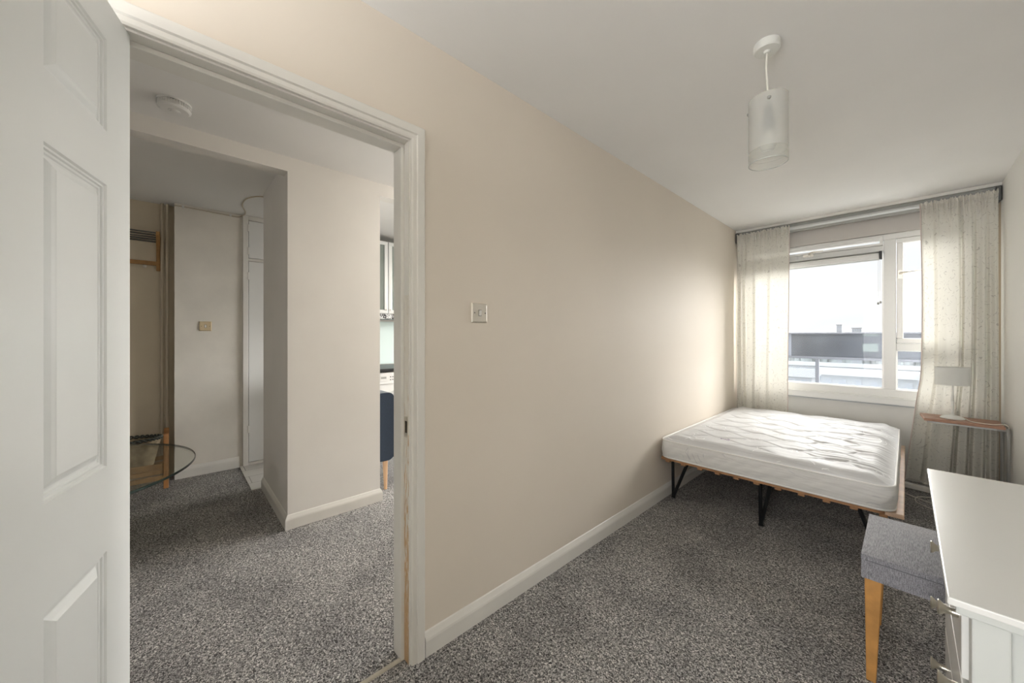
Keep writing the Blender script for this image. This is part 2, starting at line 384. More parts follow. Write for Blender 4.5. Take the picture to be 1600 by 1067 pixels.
# ================================================================ the shell
WR, WY, HC = 1.764, 4.66, 2.40        # right wall, window wall, ceiling
YB = -1.60                             # back wall behind the camera
XW = -.095                             # far face of the bedroom/hall wall
struct('floor', bx(-3.4, 1.9, -3.3, 4.8, -.12, 0), carpet_m)
b = B(); box(b, -3.05, -2.30, .455, 1.2, 0.0, .006)
struct('floor', b, floor2)
struct('ceiling', bx(-3.4, 1.9, -3.3, 4.8, HC, HC + .15), ceil_m)
DY0, DY1, DZ = -.135, .675, 2.005      # rough opening of the doorway
struct('wall_left', wall_with_holes(B(), 'x', XW, 0, -3.1, WY, 0, HC, [(DY0, DY1, 0, DZ)]), cream)
struct('wall_right', bx(WR, WR + .12, YB, WY, 0, HC), right_wall)
W0, W1, WZ0, WZ1 = .10, 1.70, .70, 2.15
struct('wall_window', wall_with_holes(B(), 'y', WY, WY + .14, 0, WR, 0, HC, [(W0, W1, WZ0, WZ1)]), right_wall)
struct('wall_back', wall_with_holes(B(), 'y', YB - .12, YB, 0, WR, 0, HC, [(.1, 1.66, .5, 2.2)]), cream)  # the opening is an added, unseen window that lets in fill light
# hall / lounge
struct('wall_hall', bx(-3.20, -3.03, 0.0, .478, 0, HC), stain_wall)
struct('wall_alcove', bx(-3.30, -3.17, -3.1, 0.0, 0, HC), mat('cream_alcove_paint', (.74, .65, .50), .55, noise=(3, .04)))
struct('wall_pillar', bx(-2.30, -1.43, .535, 1.142, 0, HC), white_wall)
struct('ceiling_beam', box(bx(-1.53, -1.43, -3.0, .535, 2.306, HC), -1.53, -1.43, 1.142, WY, 2.306, HC), white_wall)
struct('wall_kitchen', bx(-3.20, -3.05, .478, WY, 0, HC), white_wall)
struct('wall_lounge', wall_with_holes(B(), 'y', WY, WY + .14, -3.2, XW, 0, HC, [(-2.95, -.2, .2, 2.3)]), white_wall)
struct('wall_hall_end', wall_with_holes(B(), 'y', -3.22, -3.1, -3.3, XW, 0, HC, [(-1.0, -.80, 1.0, 2.0)]), white_wall)  # small opening added out of view to lift the hall light

def skirt(name, pts, n, h=.092, m=gloss):
    """baseboard with a rounded shoulder; pts = polyline on the wall face, n = outward side (+1 left of travel)"""
    bm = B(); prof = [(0, 0), (.016, 0), (.016, h - .032), (.014, h - .024), (.004, h - .004), (0, h)]
    P = [Vector((*p, 0)) for p in pts]; rows = []
    for i, p in enumerate(P):
        dirs = []
        if i > 0: dirs.append((P[i] - P[i - 1]).normalized())
        if i < len(P) - 1: dirs.append((P[i + 1] - P[i]).normalized())
        ns = [Vector((-d.y, d.x, 0)) * n for d in dirs]
        o = ns[0] if len(ns) == 1 else (ns[0] + ns[1]) / (1 + ns[0].dot(ns[1]))
        rows.append([bm.verts.new(p + o * a + Vector((0, 0, z))) for a, z in prof])
    for a, c in zip(rows, rows[1:]):
        for k in range(len(prof)): k2 = (k + 1) % len(prof); bm.faces.new((a[k], a[k2], c[k2], c[k]))
    bm.faces.new(rows[0]); bm.faces.new(rows[-1][::-1])
    return struct(name, bm, m)
skirt('baseboard_left', [(0, .713), (0, WY)], -1)
skirt('baseboard_window', [(0, WY), (WR, WY)], -1, .12)
skirt('baseboard_right', [(WR, WY), (WR, YB)], -1)
skirt('baseboard_pillar', [(-2.30, .535), (-1.43, .535), (-1.43, 1.142), (-2.30, 1.142)], -1)
skirt('baseboard_hall', [(-3.03, 0.0), (-3.03, .452)], -1, .10)

# ---- doorway lining, stops and architraves
t1 = struct('trim_1', box(box(bx(XW - .005, .0, .65, DY1, 0, DZ), XW - .005, 0, DY0, -.112, 0, DZ), XW - .005, 0, -.112, .65, 1.981, DZ), gloss)
s = B(); box(s, XW - .005, -.036, .636, .65, 0, 1.967); box(s, XW - .005, -.036, -.112, -.098, 0, 1.967); box(s, XW - .005, -.036, -.112, .65, 1.967, 1.981)
obj('door_stop', s, gloss, t1, bevel=.0015)
obj('worn_rebate', bx(-.0345, -.001, .6488, .6505, .002, 1.40), jamb_m, t1)['label'] = 'jamb face chipped down to bare wood'
def architrave(x, sx):
    bm = B(); prof = [(0, 0), (0, .010), (.006, .013), (.019, .013), (.023, .018), (.050, .018), (.054, .014), (.054, 0)]
    path = [(-.118, 0), (-.118, 1.987), (.656, 1.987), (.656, 0)]; outd = [(-1, 0), (-1, 1), (1, 1), (1, 0)]
    rows = [[bm.verts.new((x + sx * d, p[0] + o[0] * w, p[1] + o[1] * w)) for w, d in prof] for p, o in zip(path, outd)]
    for a, c in zip(rows, rows[1:]):
        for k in range(len(prof)): k2 = (k + 1) % len(prof); bm.faces.new((a[k], a[k2], c[k2], c[k]))
    bm.faces.new(rows[0]); bm.faces.new(rows[-1][::-1]); return bm
obj('architrave', architrave(0, 1), gloss, t1)
obj('architrave', architrave(XW - .002, -1), gloss, t1)
# strike plate with a ragged latch hole
b = B(); box(b, -.034, -.006, .6470, .6488, .922, .938); box(b, -.034, -.006, .6470, .6488, .858, .874); box(b, -.034, -.024, .6470, .6488, .874, .922); box(b, -.009, -.006, .6470, .6488, .874, .922)
obj('strike_plate', b, chrome, t1)
obj('latch_hole', bx(-.025, -.008, .6465, .6489, .876, .920), mat('raw_dark_wood', (.06, .045, .03), .9), t1)
tb = prism(B(), [(-.053, 0), (-.051, .005), (-.044, .008), (-.037, .005), (-.035, 0)], 'y', -.112, .65)
struct('trim_2', tb, mat('worn_threshold_strip', (.60, .55, .45), .45, noise=(20, .15)))

# ---- open six-panel door
P0 = Vector((-.0135, -.0801)); dd = Vector((1.0895, -.2952)).normalized(); dn = Vector((-dd.y, dd.x))   # seen face, facing the window
M = Matrix(((dd.x, dn.x, 0, P0.x), (dd.y, dn.y, 0, P0.y), (0, 0, 1, 0), (0, 0, 0, 1)))                  # local (t, out, z)
def door_face(bm, side):
    TW, Z0, Z1 = .762, .008, 1.978
    cols = [(.108, .313), (.449, .654)]; rows_ = [(.20, .775), (.960, 1.573), (1.69, 1.890)]
    y0 = 0 if side > 0 else -.035; s = 1 if side > 0 else -1
    ts = sorted({0, TW, *[v for c in cols for v in c]}); zs = sorted({Z0, Z1, *[v for c in rows_ for v in c]})
    for i in range(len(ts) - 1):
        for j in range(len(zs) - 1):
            if (ts[i], ts[i + 1]) in cols and (zs[j], zs[j + 1]) in rows_:
                a0, a1, c0, c1 = ts[i], ts[i + 1], zs[j], zs[j + 1]
                steps = [(0, 0), (.003, -.004), (.007, -.0042), (.009, -.0075), (.013, -.0078), (.0155, -.0100), (.019, -.0102), (.021, -.0095), (.029, -.0042), (.034, -.0018), (.036, -.0005)]
                prev = None
                for w, d in steps:
                    ring = [bm.verts.new((x, y0 + s * d, z)) for x, z in ((a0 + w, c0 + w), (a1 - w, c0 + w), (a1 - w, c1 - w), (a0 + w, c1 - w))]
                    if prev:
                        for k in range(4): bm.faces.new((prev[k], prev[(k + 1) % 4], ring[(k + 1) % 4], ring[k]))
                    prev = ring
                bm.faces.new(prev)
            else:
                bm.faces.new([bm.verts.new((x, y0, z)) for x, z in ((ts[i], zs[j]), (ts[i + 1], zs[j]), (ts[i + 1], zs[j + 1]), (ts[i], zs[j + 1]))])
b = B(); door_face(b, 1); door_face(b, -1)
for q in (((0, 0, .008), (0, -.035, .008), (0, -.035, 1.978), (0, 0, 1.978)), ((.762, 0, .008), (.762, -.035, .008), (.762, -.035, 1.978), (.762, 0, 1.978)),
          ((0, 0, .008), (.762, 0, .008), (.762, -.035, .008), (0, -.035, .008)), ((0, 0, 1.978), (.762, 0, 1.978), (.762, -.035, 1.978), (0, -.035, 1.978))):
    b.faces.new([b.verts.new(v) for v in q])
bmesh.ops.remove_doubles(b, verts=b.verts[:], dist=1e-5)
bmesh.ops.transform(b, matrix=M, verts=b.verts[:])
d1 = struct('door_1', b, door_m)
b = B()
lathe(b, [(.026, 0), (.026, .008), (.012, .010), (.011, .045), (0, .045)], M @ Vector((.70, 0, 1.0)), axis=(dn.x, dn.y, 0))
tube(b, [M @ Vector(p) for p in ((.70, .045, 1.0), (.66, .048, 1.0), (.58, .045, 1.0))], .009)
obj('door_handle', b, chrome, d1, smooth='auto')
for z in (.25, 1.0, 1.75):
    obj('hinge', tube(B(), [(-.003, -.117, z - .04), (-.003, -.117, z + .04)], .005), chrome, d1, smooth='auto')

# ---- window
w1 = struct('window_1', B(), upvc) if False else None
FY0, FY1 = 4.655, 4.725
b = B()
box(b, W0, W1, FY0, FY1, .700, .772); box(b, W0, W1, FY0, FY1, 2.10, 2.15)
box(b, W0, W0 + .06, FY0, FY1, .772, 2.10); box(b, W1 - .06, W1, FY0, FY1, .772, 2.10)
box(b, 1.1375, 1.216, FY0, FY1, .772, 2.10)                       # mullion
box(b, W0 + .06, 1.1375, FY0, FY1, 2.005, 2.055)                  # transom under the vent
box(b, 1.216, W1 - .06, FY0, FY1, 1.118, 1.180)                   # transom right
win = struct('window_1', b, upvc, bevel=.005)
# glazing beads give the frame its sloped inner edge
def beads(x0, x1, z0, z1, y=FY0 + .008, w=.014):
    bm = B(); r = []
    for ins, yy in ((0, y), (w, y + .018), (w, y + .03)):
        r.append([bm.verts.new(v) for v in ((x0 + ins, yy, z0 + ins), (x1 - ins, yy, z0 + ins), (x1 - ins, yy, z1 - ins), (x0 + ins, yy, z1 - ins))])
    for a, c in zip(r, r[1:]):
        for k in range(4): bm.faces.new((a[k], a[(k + 1) % 4], c[(k + 1) % 4], c[k]))
    return bm
obj('glazing_bead', beads(W0 + .055, 1.142, .767, 2.01), upvc, win)
obj('glazing_bead', beads(1.211, W1 - .055, .767, 1.123), upvc, win)
# opening casement on the right and vent sash at top left
def sash(x0, x1, z0, z1, w=.045, y0=4.648, y1=4.72):
    bm = B(); box(bm, x0, x1, y0, y1, z0, z0 + w); box(bm, x0, x1, y0, y1, z1 - w, z1)
    box(bm, x0, x0 + w, y0, y1, z0 + w, z1 - w); box(bm, x1 - w, x1, y0, y1, z0 + w, z1 - w); return bm
cas = obj('casement_sash', sash(1.218, W1 - .062, 1.182, 2.098, .042), upvc, win, bevel=.006)
vent = obj('vent_sash', sash(W0 + .062, 1.1355, 2.057, 2.148, .022), upvc, win, bevel=.004)
for (x0, x1, z0, z1, par) in ((W0 + .06, 1.1375, .772, 2.005, win), (W0 + .084, 1.1135, 2.079, 2.126, vent), (1.216, W1 - .06, .772, 1.118, win), (1.26, W1 - .104, 1.224, 2.056, cas)):
    obj('glass_pane', bx(x0, x1, 4.690, 4.694, z0, z1), win_glass, par)
def handle(p, d, par, flip=1):
    x, y, z = p; bm = B()
    box(bm, x - .012, x + .012, y - .006, y, z - .045, z + .03) if d == 'h' else box(bm, x - .05, x + .03, y - .006, y, z - .011, z + .011)
    tube(bm, spline([(x, y - .004, z), (x + .01, y - .035, z), (x + .05, y - .048, z + .004), (x + .125, y - .048, z + .010)] if d == 'h' else
                    [(x, y - .004, z), (x + .008, y - .03, z + .018), (x + .05, y - .045, z + .024), (x + .11, y - .045, z + .024)], 6),
         [.009] * 12 + [.006] * 7, 8)
    o = obj('window_handle', bm, chrome, par, smooth='auto'); o['label'] = 'satin metal lever handle'
handle((1.238, 4.648, 1.79), 'h', cas)
handle((.62, 4.655, 2.045), 'v', win)
# sill board and the painted strip beneath the frame
b = B(); box(b, 0.0, WR, 4.63, WY, .640, .700); box(b, 0.0, WR, 4.622, WY, .690, .703)
struct('trim_3', b, upvc, bevel=.003)
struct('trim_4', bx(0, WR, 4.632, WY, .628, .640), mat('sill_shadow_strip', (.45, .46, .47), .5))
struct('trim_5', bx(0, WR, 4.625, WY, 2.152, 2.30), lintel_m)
struct('trim_6', bx(1.742, WR, 4.60, WY, 0, 2.30), mat('brown_corner_trim', (.45, .36, .26), .5))

# roller blind head rail on the window with its cord
tb = thing('blind_head_rail', 'white roller blind cassette across the top of the large window pane', 'window blind', (.65, 4.63, 1.96))
b = B(); prism(b, [(4.600, 1.935), (4.600, 1.965), (4.607, 1.985), (4.648, 1.992), (4.654, 1.985), (4.654, 1.935)], 'x', W0 + .02, 1.112)
obj('cassette', b, upvc, tb, bevel=.003)
obj('shadow_gap', bx(W0 + .02, 1.115, 4.612, 4.654, 1.992, 2.000), rail_dark, tb)
obj('bottom_bar', bx(W0 + .02, 1.112, 4.620, 4.632, 1.922, 1.935), grey_white, tb)
obj('end_cap', bx(1.112, 1.130, 4.598, 4.654, 1.930, 2.000), blackp, tb, bevel=.002)['label'] = 'black end cap'
b = B(); tube(b, [(1.105, 4.622, 1.93), (1.105, 4.622, 1.54)], .0012, 6); tube(b, [(1.117, 4.622, 1.93), (1.117, 4.622, 1.54)], .0012, 6)
obj('cord', b, card, tb)
b = B(); lathe(b, [(0, -.012), (.007, -.008), (.008, .004), (.003, .012), (0, .012)], (1.105, 4.622, 1.535), seg=10); lathe(b, [(0, -.012), (.007, -.008), (.008, .004), (.003, .012), (0, .012)], (1.120, 4.622, 1.545), seg=10)
obj('cord_pull', b, metal_grey, tb, smooth=True)

# ---- curtain rail and pelmet board
struct('trim_7', bx(0, WR, 4.545, WY, 2.375, HC), gloss)
tr = thing('curtain_rail', 'long grey metal curtain rail fixed under the ceiling above the window', 'curtain rail', (.88, 4.56, 2.30))
obj('back_plate', bx(.004, WR - .004, 4.575, 4.60, 2.30, 2.375), rail_dark, tr)
b = B(); prism(b, [(4.535, 2.305), (4.532, 2.322), (4.540, 2.338), (4.575, 2.345), (4.575, 2.300)], 'x', .02, WR - .02)
obj('rail', b, grey_white, tr)
b = B(); prism(b, [(4.545, 2.285), (4.542, 2.303), (4.575, 2.303), (4.575, 2.285)], 'x', .02, WR - .02); obj('lower_track', b, rail_dark, tr)
for x in (.004, WR - .030): obj('end_bracket', bx(x, x + .026, 4.515, 4.60, 2.255, 2.368), bracket_m, tr, bevel=.006)['label'] = 'dark end bracket'

# ---- curtains
def curtain(name, label, xl, xr, y0, folds, ztop, zbot, amp, edge_side, seed, ymax):
    rnd = random.Random(seed); NX, NZ = 220, 90
    bm = B(); uvl = bm.loops.layers.uv.new('UVMap'); V = []; UV = []
    pos = []; acc = 0
    for j in range(NZ + 1):
        t = j / NZ; z = ztop + (zbot - ztop) * t; row = []; uvr = []
        a = amp(t); s_len = 0; px = None
        for i in range(NX + 1):
            s = i / NX; x = xl(t) + (xr(t) - xl(t)) * s
            f = 0
            sw = min(1, max(0, s + .012 * math.sin(4 * t + s * 7) * math.sin(PI * s)))
            for (c0_, h0), (c1_, h1) in zip(folds, folds[1:]):
                if c0_ <= sw <= c1_:
                    q = (sw - c0_) / (c1_ - c0_); q = q * q * (3 - 2 * q); f = h0 + (h1 - h0) * q; break
            f = f * min(1, .35 + t * 2.2)
            hd = max(0, 1 - t / .05)
            f2 = .008 * math.sin(s * 120 + 2 * math.sin(s * 31)) * (hd + .30 * max(0, 1 - t / .16))
            y = y0 - a * f + f2 + .004 * math.sin(9 * t + 5 * s)
            zz = z + (.008 * math.sin(s * 95 + 1.3 * math.sin(s * 40)) * max(0, 1 - t / .02))
            y = min(y, ymax)
            p = Vector((x, y, zz))
            if px is not None: s_len = s * abs(xr(0) - xl(0)) * 1.35
            px = p; row.append(bm.verts.new(p)); uvr.append((s_len, zz))
        V.append(row); UV.append(uvr)
    for j in range(NZ):
        for i in range(NX):
            f = bm.faces.new((V[j][i], V[j][i + 1], V[j + 1][i + 1], V[j + 1][i])); f.smooth = True
            for lp, (jj, ii) in zip(f.loops, ((j, i), (j, i + 1), (j + 1, i + 1), (j + 1, i))): lp[uvl].uv = UV[jj][ii]
    t = thing(name, label, 'curtain', ((xl(0) + xr(0)) / 2, y0, zbot), 'cream curtains at the bedroom window')
    pts = [[v.co.copy() for v in r] for r in V]
    o = obj('drape', bm, curtain_m, t, smooth=True)
    # heading band: second layer of cloth behind the top, with a puckered ruffle
    b = B(); hd = []
    for j in range(8):
        r = pts[int(round(j * NZ * .065 / 7))]
        hd.append([b.verts.new((p.x, p.y + .004, p.z)) for p in r])
    for a, c in zip(hd, hd[1:]):
        for i in range(NX): b.faces.new((a[i], a[i + 1], c[i + 1], c[i]))
    obj('heading_band', b, curtain_m, t, smooth=True)
    b = B(); top = pts[0]; r0 = []
    for i, p in enumerate(top):
        r0.append([b.verts.new((p.x, p.y + .006 * math.sin(i * 1.1 + k) - .003, p.z - .028 + k * .009 + .003 * math.sin(i * .9 + k * 2))) for k in range(5)])
    for a, c in zip(r0, r0[1:]):
        for k in range(4): b.faces.new((a[k], a[k + 1], c[k + 1], c[k]))
    obj('ruffle', b, curtain_back, t, smooth=True)
    i0 = 0 if edge_side == 'l' else NX
    tube_pts = [pts[j][i0] + Vector((0, -.001, 0)) for j in range(0, NZ + 1, 3)]
    obj('side_hem', tube(B(), tube_pts, .0035, 6), curtain_edge, t, smooth=True)
    b = B(); last = pts[-1]; r0 = []
    tube(b, [p + Vector((0, 0, .002)) for p in last[::2]], .004, 6)
    obj('bottom_hem', b, curtain_back, t, smooth=True)
    return t
curtain('curtain', 'short looking cream embroidered curtain in the left corner behind the bed', lambda t: .022 + .0 * t, lambda t: .485 - .015 * t, 4.505,
        [(0, .3), (.04, 1.0), (.09, .2), (.13, .9), (.18, .3), (.22, 1.1), (.32, .9), (.37, .1), (.44, .15), (.50, .8), (.60, .7), (.66, .15), (.74, .6), (.9, .45), (1, .2)], 2.335, .46,
        lambda t: .024 + .008 * t, 'r', 3, 4.518)
curtain('curtain', 'wide cream embroidered curtain hanging behind the lamp by the right wall', lambda t: 1.353 + .012 * math.sin(PI * min(1, t * 1.4)) - .085 * max(0, t - .62) / .38, lambda t: 1.742, 4.508,
        [(0, .3), (.04, .05), (.17, .15), (.225, 1.0), (.34, .75), (.44, .85), (.49, .95), (.535, .05), (.57, .9), (.66, .75), (.70, .15), (.735, .9), (.83, .6), (.87, .15), (.90, .9), (.97, .6), (1, .3)], 2.325, .055,
        lambda t: .036 + .045 * t, 'l', 5, 4.518)

# ================================================================ mattress and bed
MX0, MX1, MY0, MY1 = .022, 1.238, 2.665, 4.455
def wave(y, x): return 0
def top_z(x, y):
    ex = min(x - MX0, MX1 - x); ey = min(y - MY0, MY1 - y); e = min(ex, ey)
    k = max(0, min(1, e / .10)); k = k * k * (3 - 2 * k)
    z = .472 + .034 * k
    q = 0; P = .21
    for ph, sg in ((0, 1), (P / 2, -1)):
        yy = y - x * .10 - sg * (.062 + .012 * math.sin(x * 5 + y * 3)) * math.sin(2 * PI * x / .42 + .5 * math.sin(y * 4)) + ph
        r = (yy / P - math.floor(yy / P + .5)) * P
        q = max(q, math.exp(-(r / .013) ** 2) * (1 if sg > 0 else .75))
    kq = max(0, min(1, (e - .07) / .12)); z -= .008 * q * kq
    wr = max(0, (x - .62) / .5)
    wr = min(1, wr)
    z += k * wr * .0045 * math.sin(y * 95 + 2.5 * math.sin(x * 7) + 1.7 * math.sin(y * 17)) * (.5 + .5 * math.sin(y * 21 + x * 9))
    z += k * .004 * math.sin(x * 15 + 2 * math.sin(y * 6)) * math.sin(y * 13 + 1.1)
    z += .002 * math.sin(x * 31 + y * 11) * k
    return z
def rmap(u, v, r=.075):
    x = MX0 + (MX1 - MX0) * u; y = MY0 + (MY1 - MY0) * v
    for cx, sx in ((MX0 + r, -1), (MX1 - r, 1)):
        for cy, sy in ((MY0 + r, -1), (MY1 - r, 1)):
            dx, dy = (x - cx) * sx, (y - cy) * sy
            if dx > 0 and dy > 0:
                m = max(dx, dy); l = math.hypot(dx, dy)
                return cx + sx * dx * m / l, cy + sy * dy * m / l
    return x, y
NU, NV = 210, 300
b = B(); G = []
for j in range(NV + 1):
    r = []
    for i in range(NU + 1):
        x, y = rmap(i / NU, j / NV); r.append(b.verts.new((x, y, top_z(x, y))))
    G.append(r)
for j in range(NV):
    for i in range(NU): b.faces.new((G[j][i], G[j][i + 1], G[j + 1][i + 1], G[j + 1][i]))
loop = [G[0][i] for i in range(NU)] + [G[j][NU] for j in range(NV)] + [G[NV][i] for i in range(NU, 0, -1)] + [G[j][0] for j in range(NV, 0, -1)]
edge = [v.co.copy() for v in loop]
tm = thing('mattress', 'white quilted mattress without sheets lying on the low slatted bed frame', 'mattress', (.63, 3.56, .345))
obj('quilted_top', b, matt_top, tm, smooth=True)
c0 = Vector(((MX0 + MX1) / 2, (MY0 + MY1) / 2, 0)); b = B(); rows_ = []; NS = 10
for k in range(NS + 1):
    t = k / NS; z = .470 - .122 * t; o = .009 * math.sin(PI * t); rr = []
    for n_, p in enumerate(edge):
        q, nx = edge[n_ - 1], edge[(n_ + 1) % len(edge)]
        tg = (nx - q); nr = Vector((tg.y, -tg.x, 0)).normalized()
        wob = .0025 * math.sin(n_ * .11 + 9 * t) * math.sin(n_ * .037) + .0015 * math.sin(n_ * .41 + k)
        rr.append(b.verts.new((p.x + nr.x * (o + wob * math.sin(PI * t)), p.y + nr.y * (o + wob * math.sin(PI * t)), z)))
    rows_.append(rr)
L_ = len(edge)
for a, c in zip(rows_, rows_[1:]):
    for k in range(L_): b.faces.new((a[k], a[(k + 1) % L_], c[(k + 1) % L_], c[k]))
b.faces.new(rows_[-1])
obj('border', b, matt_side, tm, smooth=True)
for z in (.471, .350):
    obj('piping', tube(B(), [(p.x, p.y, z) for p in edge[::4]] + [(edge[0].x, edge[0].y, z)], .0055, 8), piping_m, tm, smooth=True)
# little embroidered purple mark near the front edge
b = B(); X0, Y0 = .375, 2.90
for k, ph in enumerate((0, 1.9, 3.6)):
    pts = []
    for i in range(14):
        a = i / 13 * 4.6 + ph; x = X0 + k * .016 + .011 * math.cos(a); y = Y0 + .012 * math.sin(a) + .004 * k; pts.append((x, y, top_z(x, y) + .0015))
    tube(b, pts, .0012, 5)
obj('embroidered_mark', b, purple, tm)

bf = thing('bed_frame', 'low wooden slatted bed frame on black hairpin legs under the mattress', 'bed', (.63, 3.55, 0))
obj('platform_rail', bx(1.200, 1.270, 2.69, 4.42, .318, .340), pine, bf, bevel=.004)['label'] = 'pale pine side board'
obj('platform_rail', bx(.022, .075, 2.69, 4.42, .318, .340), slat_m, bf, bevel=.004)
for y in (2.705, 3.53, 4.38): obj('cross_rail', bx(.040, 1.200, y - .022, y + .045, .324, .343), slat_m, bf)
slat0 = obj('slat', bx(.060, .092, 2.678, 4.41, .311, .324), slat_m, bf, bevel=.003)
for k in range(1, 11):
    c = slat0.copy(); col.objects.link(c); c.parent = bf; c.location = slat0.location + Vector((k * .112, 0, 0))
def hairpin(x, y, d1, d2):
    bm = B(); zt = .30
    a = Vector((x, y, 0)); r = .0115
    up1 = Vector((x + d1[0], y + d1[1], zt)); up2 = Vector((x + d2[0], y + d2[1], zt))
    f1 = a.lerp(up1, .05) + Vector((0, 0, .012)); f2 = a.lerp(up2, .05) + Vector((0, 0, .012))
    tube(bm, [up1, f1, a + Vector((0, 0, .007)) + (d1v := (up1 - up2).normalized() * .004), a + Vector((0, 0, .007)) - d1v, f2, up2], r, 8)
    m_ = (up1 + up2) / 2; box(bm, min(up1.x, up2.x) - .02, max(up1.x, up2.x) + .02, min(up1.y, up2.y) - .02, max(up1.y, up2.y) + .02, .296, .302)
    return bm
for (x, y, d1_, d2_) in ((.061, 2.812, (-.004, 0), (.108, .0)), (.630, 2.815, (-.005, 0), (.052, .02)), (1.19, 2.812, (.0, 0), (-.10, 0)),
                         (.061, 4.30, (0, 0), (.108, 0)), (.630, 4.30, (-.005, 0), (.052, -.02)), (1.19, 4.30, (0, 0), (-.1, 0))):
    obj('hairpin_leg', hairpin(x, y, d1_, d2_), black_m, bf, smooth='auto')

# ================================================================ dressing table (drawers) and stool
dt = thing('dressing_table', 'white dressing table with drawers and nickel knobs along the right wall', 'dressing table', (1.55, 1.75, 0))
TY0, TY1, TX0, TX1, TZ = 1.185, 2.275, 1.334, 1.758, .70
b = B(); prof = [(TX0 + .004, TZ), (TX0, TZ - .004), (TX0, TZ - .014), (TX0 + .006, TZ - .020), (TX0 + .012, TZ - .030), (TX1, TZ - .030), (TX1, TZ)]
b = bx(TX0, TX1, TY0, TY1, TZ - .016, TZ); obj('tabletop', b, desk_m, dt, bevel=.003)
obj('top_moulding', bx(TX0 + .012, TX1 - .002, TY0 + .012, TY1 - .014, TZ - .036, TZ - .016), desk_side, dt, bevel=.004)
BX, BY0, BY1 = 1.368, 1.215, 1.80
for (x0, x1, y0, y1) in ((BX, BX + .05, BY0, BY0 + .05), (TX1 - .055, TX1 - .005, BY0, BY0 + .05), (BX, BX + .05, BY1 - .04, BY1), (TX1 - .055, TX1 - .005, BY1 - .04, BY1),
                         (TX1 - .05, TX1 - .005, TY1 - .06, TY1 - .02)):
    obj('leg', bx(x0, x1, y0, y1, 0, TZ - .036), desk_side, dt, bevel=.003)
obj('side_panel', bx(BX + .05, TX1 - .055, BY0 + .018, BY0 + .030, .10, TZ - .036), desk_side, dt)
obj('side_panel', bx(BX + .05, TX1 - .055, BY1 - .03, BY1 - .018, .10, TZ - .036), desk_side, dt)
obj('back_panel', bx(TX1 - .02, TX1 - .008, BY0 + .05, BY1 - .04, .10, TZ - .036), desk_side, dt)
obj('apron', bx(BX + .04, BX + .058, BY1, TY1 - .03, TZ - .09, TZ - .036), desk_side, dt)
for z0, z1, kz in ((.495, .655, .60), (.350, .485, .43), (.12, .340, .245)):
    dr = obj('drawer', box(bx(BX - .010, BX + .010, BY0 + .052, BY1 - .042, z0, z1), BX + .010, TX1 - .06, BY0 + .06, BY1 - .05, z0 + .01, z1 - .02), desk_m, dt, bevel=.002)
    for ky in (1.335, 1.70):
        bm = B(); lathe(bm, [(0, 0), (.0085, 0), (.0085, .010), (.0075, .011), (.0080, .016), (.0105, .022), (.0165, .0275), (.0175, .0295), (.0165, .0315), (0, .0325)], (BX - .010, ky, kz), axis=(-1, 0, 0), seg=24)
        obj('knob', bm, nickel, dr, smooth='auto')['label'] = 'flared nickel knob'
obj('screw_cap', lathe(B(), [(.004, 0), (.004, .001), (0, .001)], (BX + .042, BY0, .53), axis=(0, -1, 0), seg=12), metal_grey, dt)

st = thing('stool', 'grey tweed upholstered stool with oak legs tucked under the white dressing table', 'stool', (1.40, 2.05, 0))
def cushion(x0, x1, y0, y1, z0, z1, r, crown):
    bm = B(); NX, NY = 24, 24; ex = []
    def top(i, j):
        u, v = i / NX, j / NY; x = x0 + (x1 - x0) * u; y = y0 + (y1 - y0) * v
        e = min(x - x0, x1 - x, y - y0, y1 - y)
        k = min(1, e / .06); return x, y, z1 + crown * (1 - (2 * u - 1) ** 2) * (1 - (2 * v - 1) ** 2)
    g = [[bm.verts.new(top(i, j)) for i in range(NX + 1)] for j in range(NY + 1)]
    for j in range(NY):
        for i in range(NX): bm.faces.new((g[j][i], g[j][i + 1], g[j + 1][i + 1], g[j + 1][i]))
    lp = [g[0][i] for i in range(NX)] + [g[j][NX] for j in range(NY)] + [g[NY][i] for i in range(NX, 0, -1)] + [g[j][0] for j in range(NY, 0, -1)]
    prev = lp
    for t in (.25, .5, .75, 1):
        cur = [bm.verts.new((p.co.x, p.co.y, z1 + (z0 - z1) * t)) for p in lp]
        for k in range(len(lp)): bm.faces.new((prev[k], prev[(k + 1) % len(lp)], cur[(k + 1) % len(lp)], cur[k]))
        prev = cur
    bm.faces.new(prev); return bm
SX0, SX1, SY0, SY1 = 1.165, 1.64, 1.828, 2.262
obj('seat', cushion(SX0, SX1, SY0, SY1, .372, .456, .02, .018), tweed_m, st, smooth='auto', bevel=.014)
pts = [(SX0 - .001, SY1, .441), (SX0 - .001, SY0 - .001, .441), (SX1, SY0 - .001, .441)]
obj('seam', tube(B(), [(SX0 + .01, SY0 - .0015, .438), (SX1 - .01, SY0 - .0015, .438)], .0016, 5), seam_m, st)
obj('seam', tube(B(), [(SX0 - .0015, SY0 + .01, .438), (SX0 - .0015, SY1 - .01, .438)], .0016, 5), seam_m, st)
for (x, sx) in ((SX0 + .008, 1), (SX1 - .008, -1)):
    for (y, sy) in ((SY0 + .008, 1), (SY1 - .008, -1)):
        bm = B(); A = [(x, y), (x + sx * .046, y), (x + sx * .046, y + sy * .046), (x, y + sy * .046)]
        C = [(x + sx * .004, y + sy * .004), (x + sx * .030, y + sy * .004), (x + sx * .030, y + sy * .030), (x + sx * .004, y + sy * .030)]
        va = [bm.verts.new((*p, .378)) for p in A]; vc = [bm.verts.new((*p, 0)) for p in C]
        bm.faces.new(va); bm.faces.new(vc[::-1])
        for k in range(4): bm.faces.new((va[k], va[(k + 1) % 4], vc[(k + 1) % 4], vc[k]))
        obj('leg', bm, oak, st, bevel=.003)

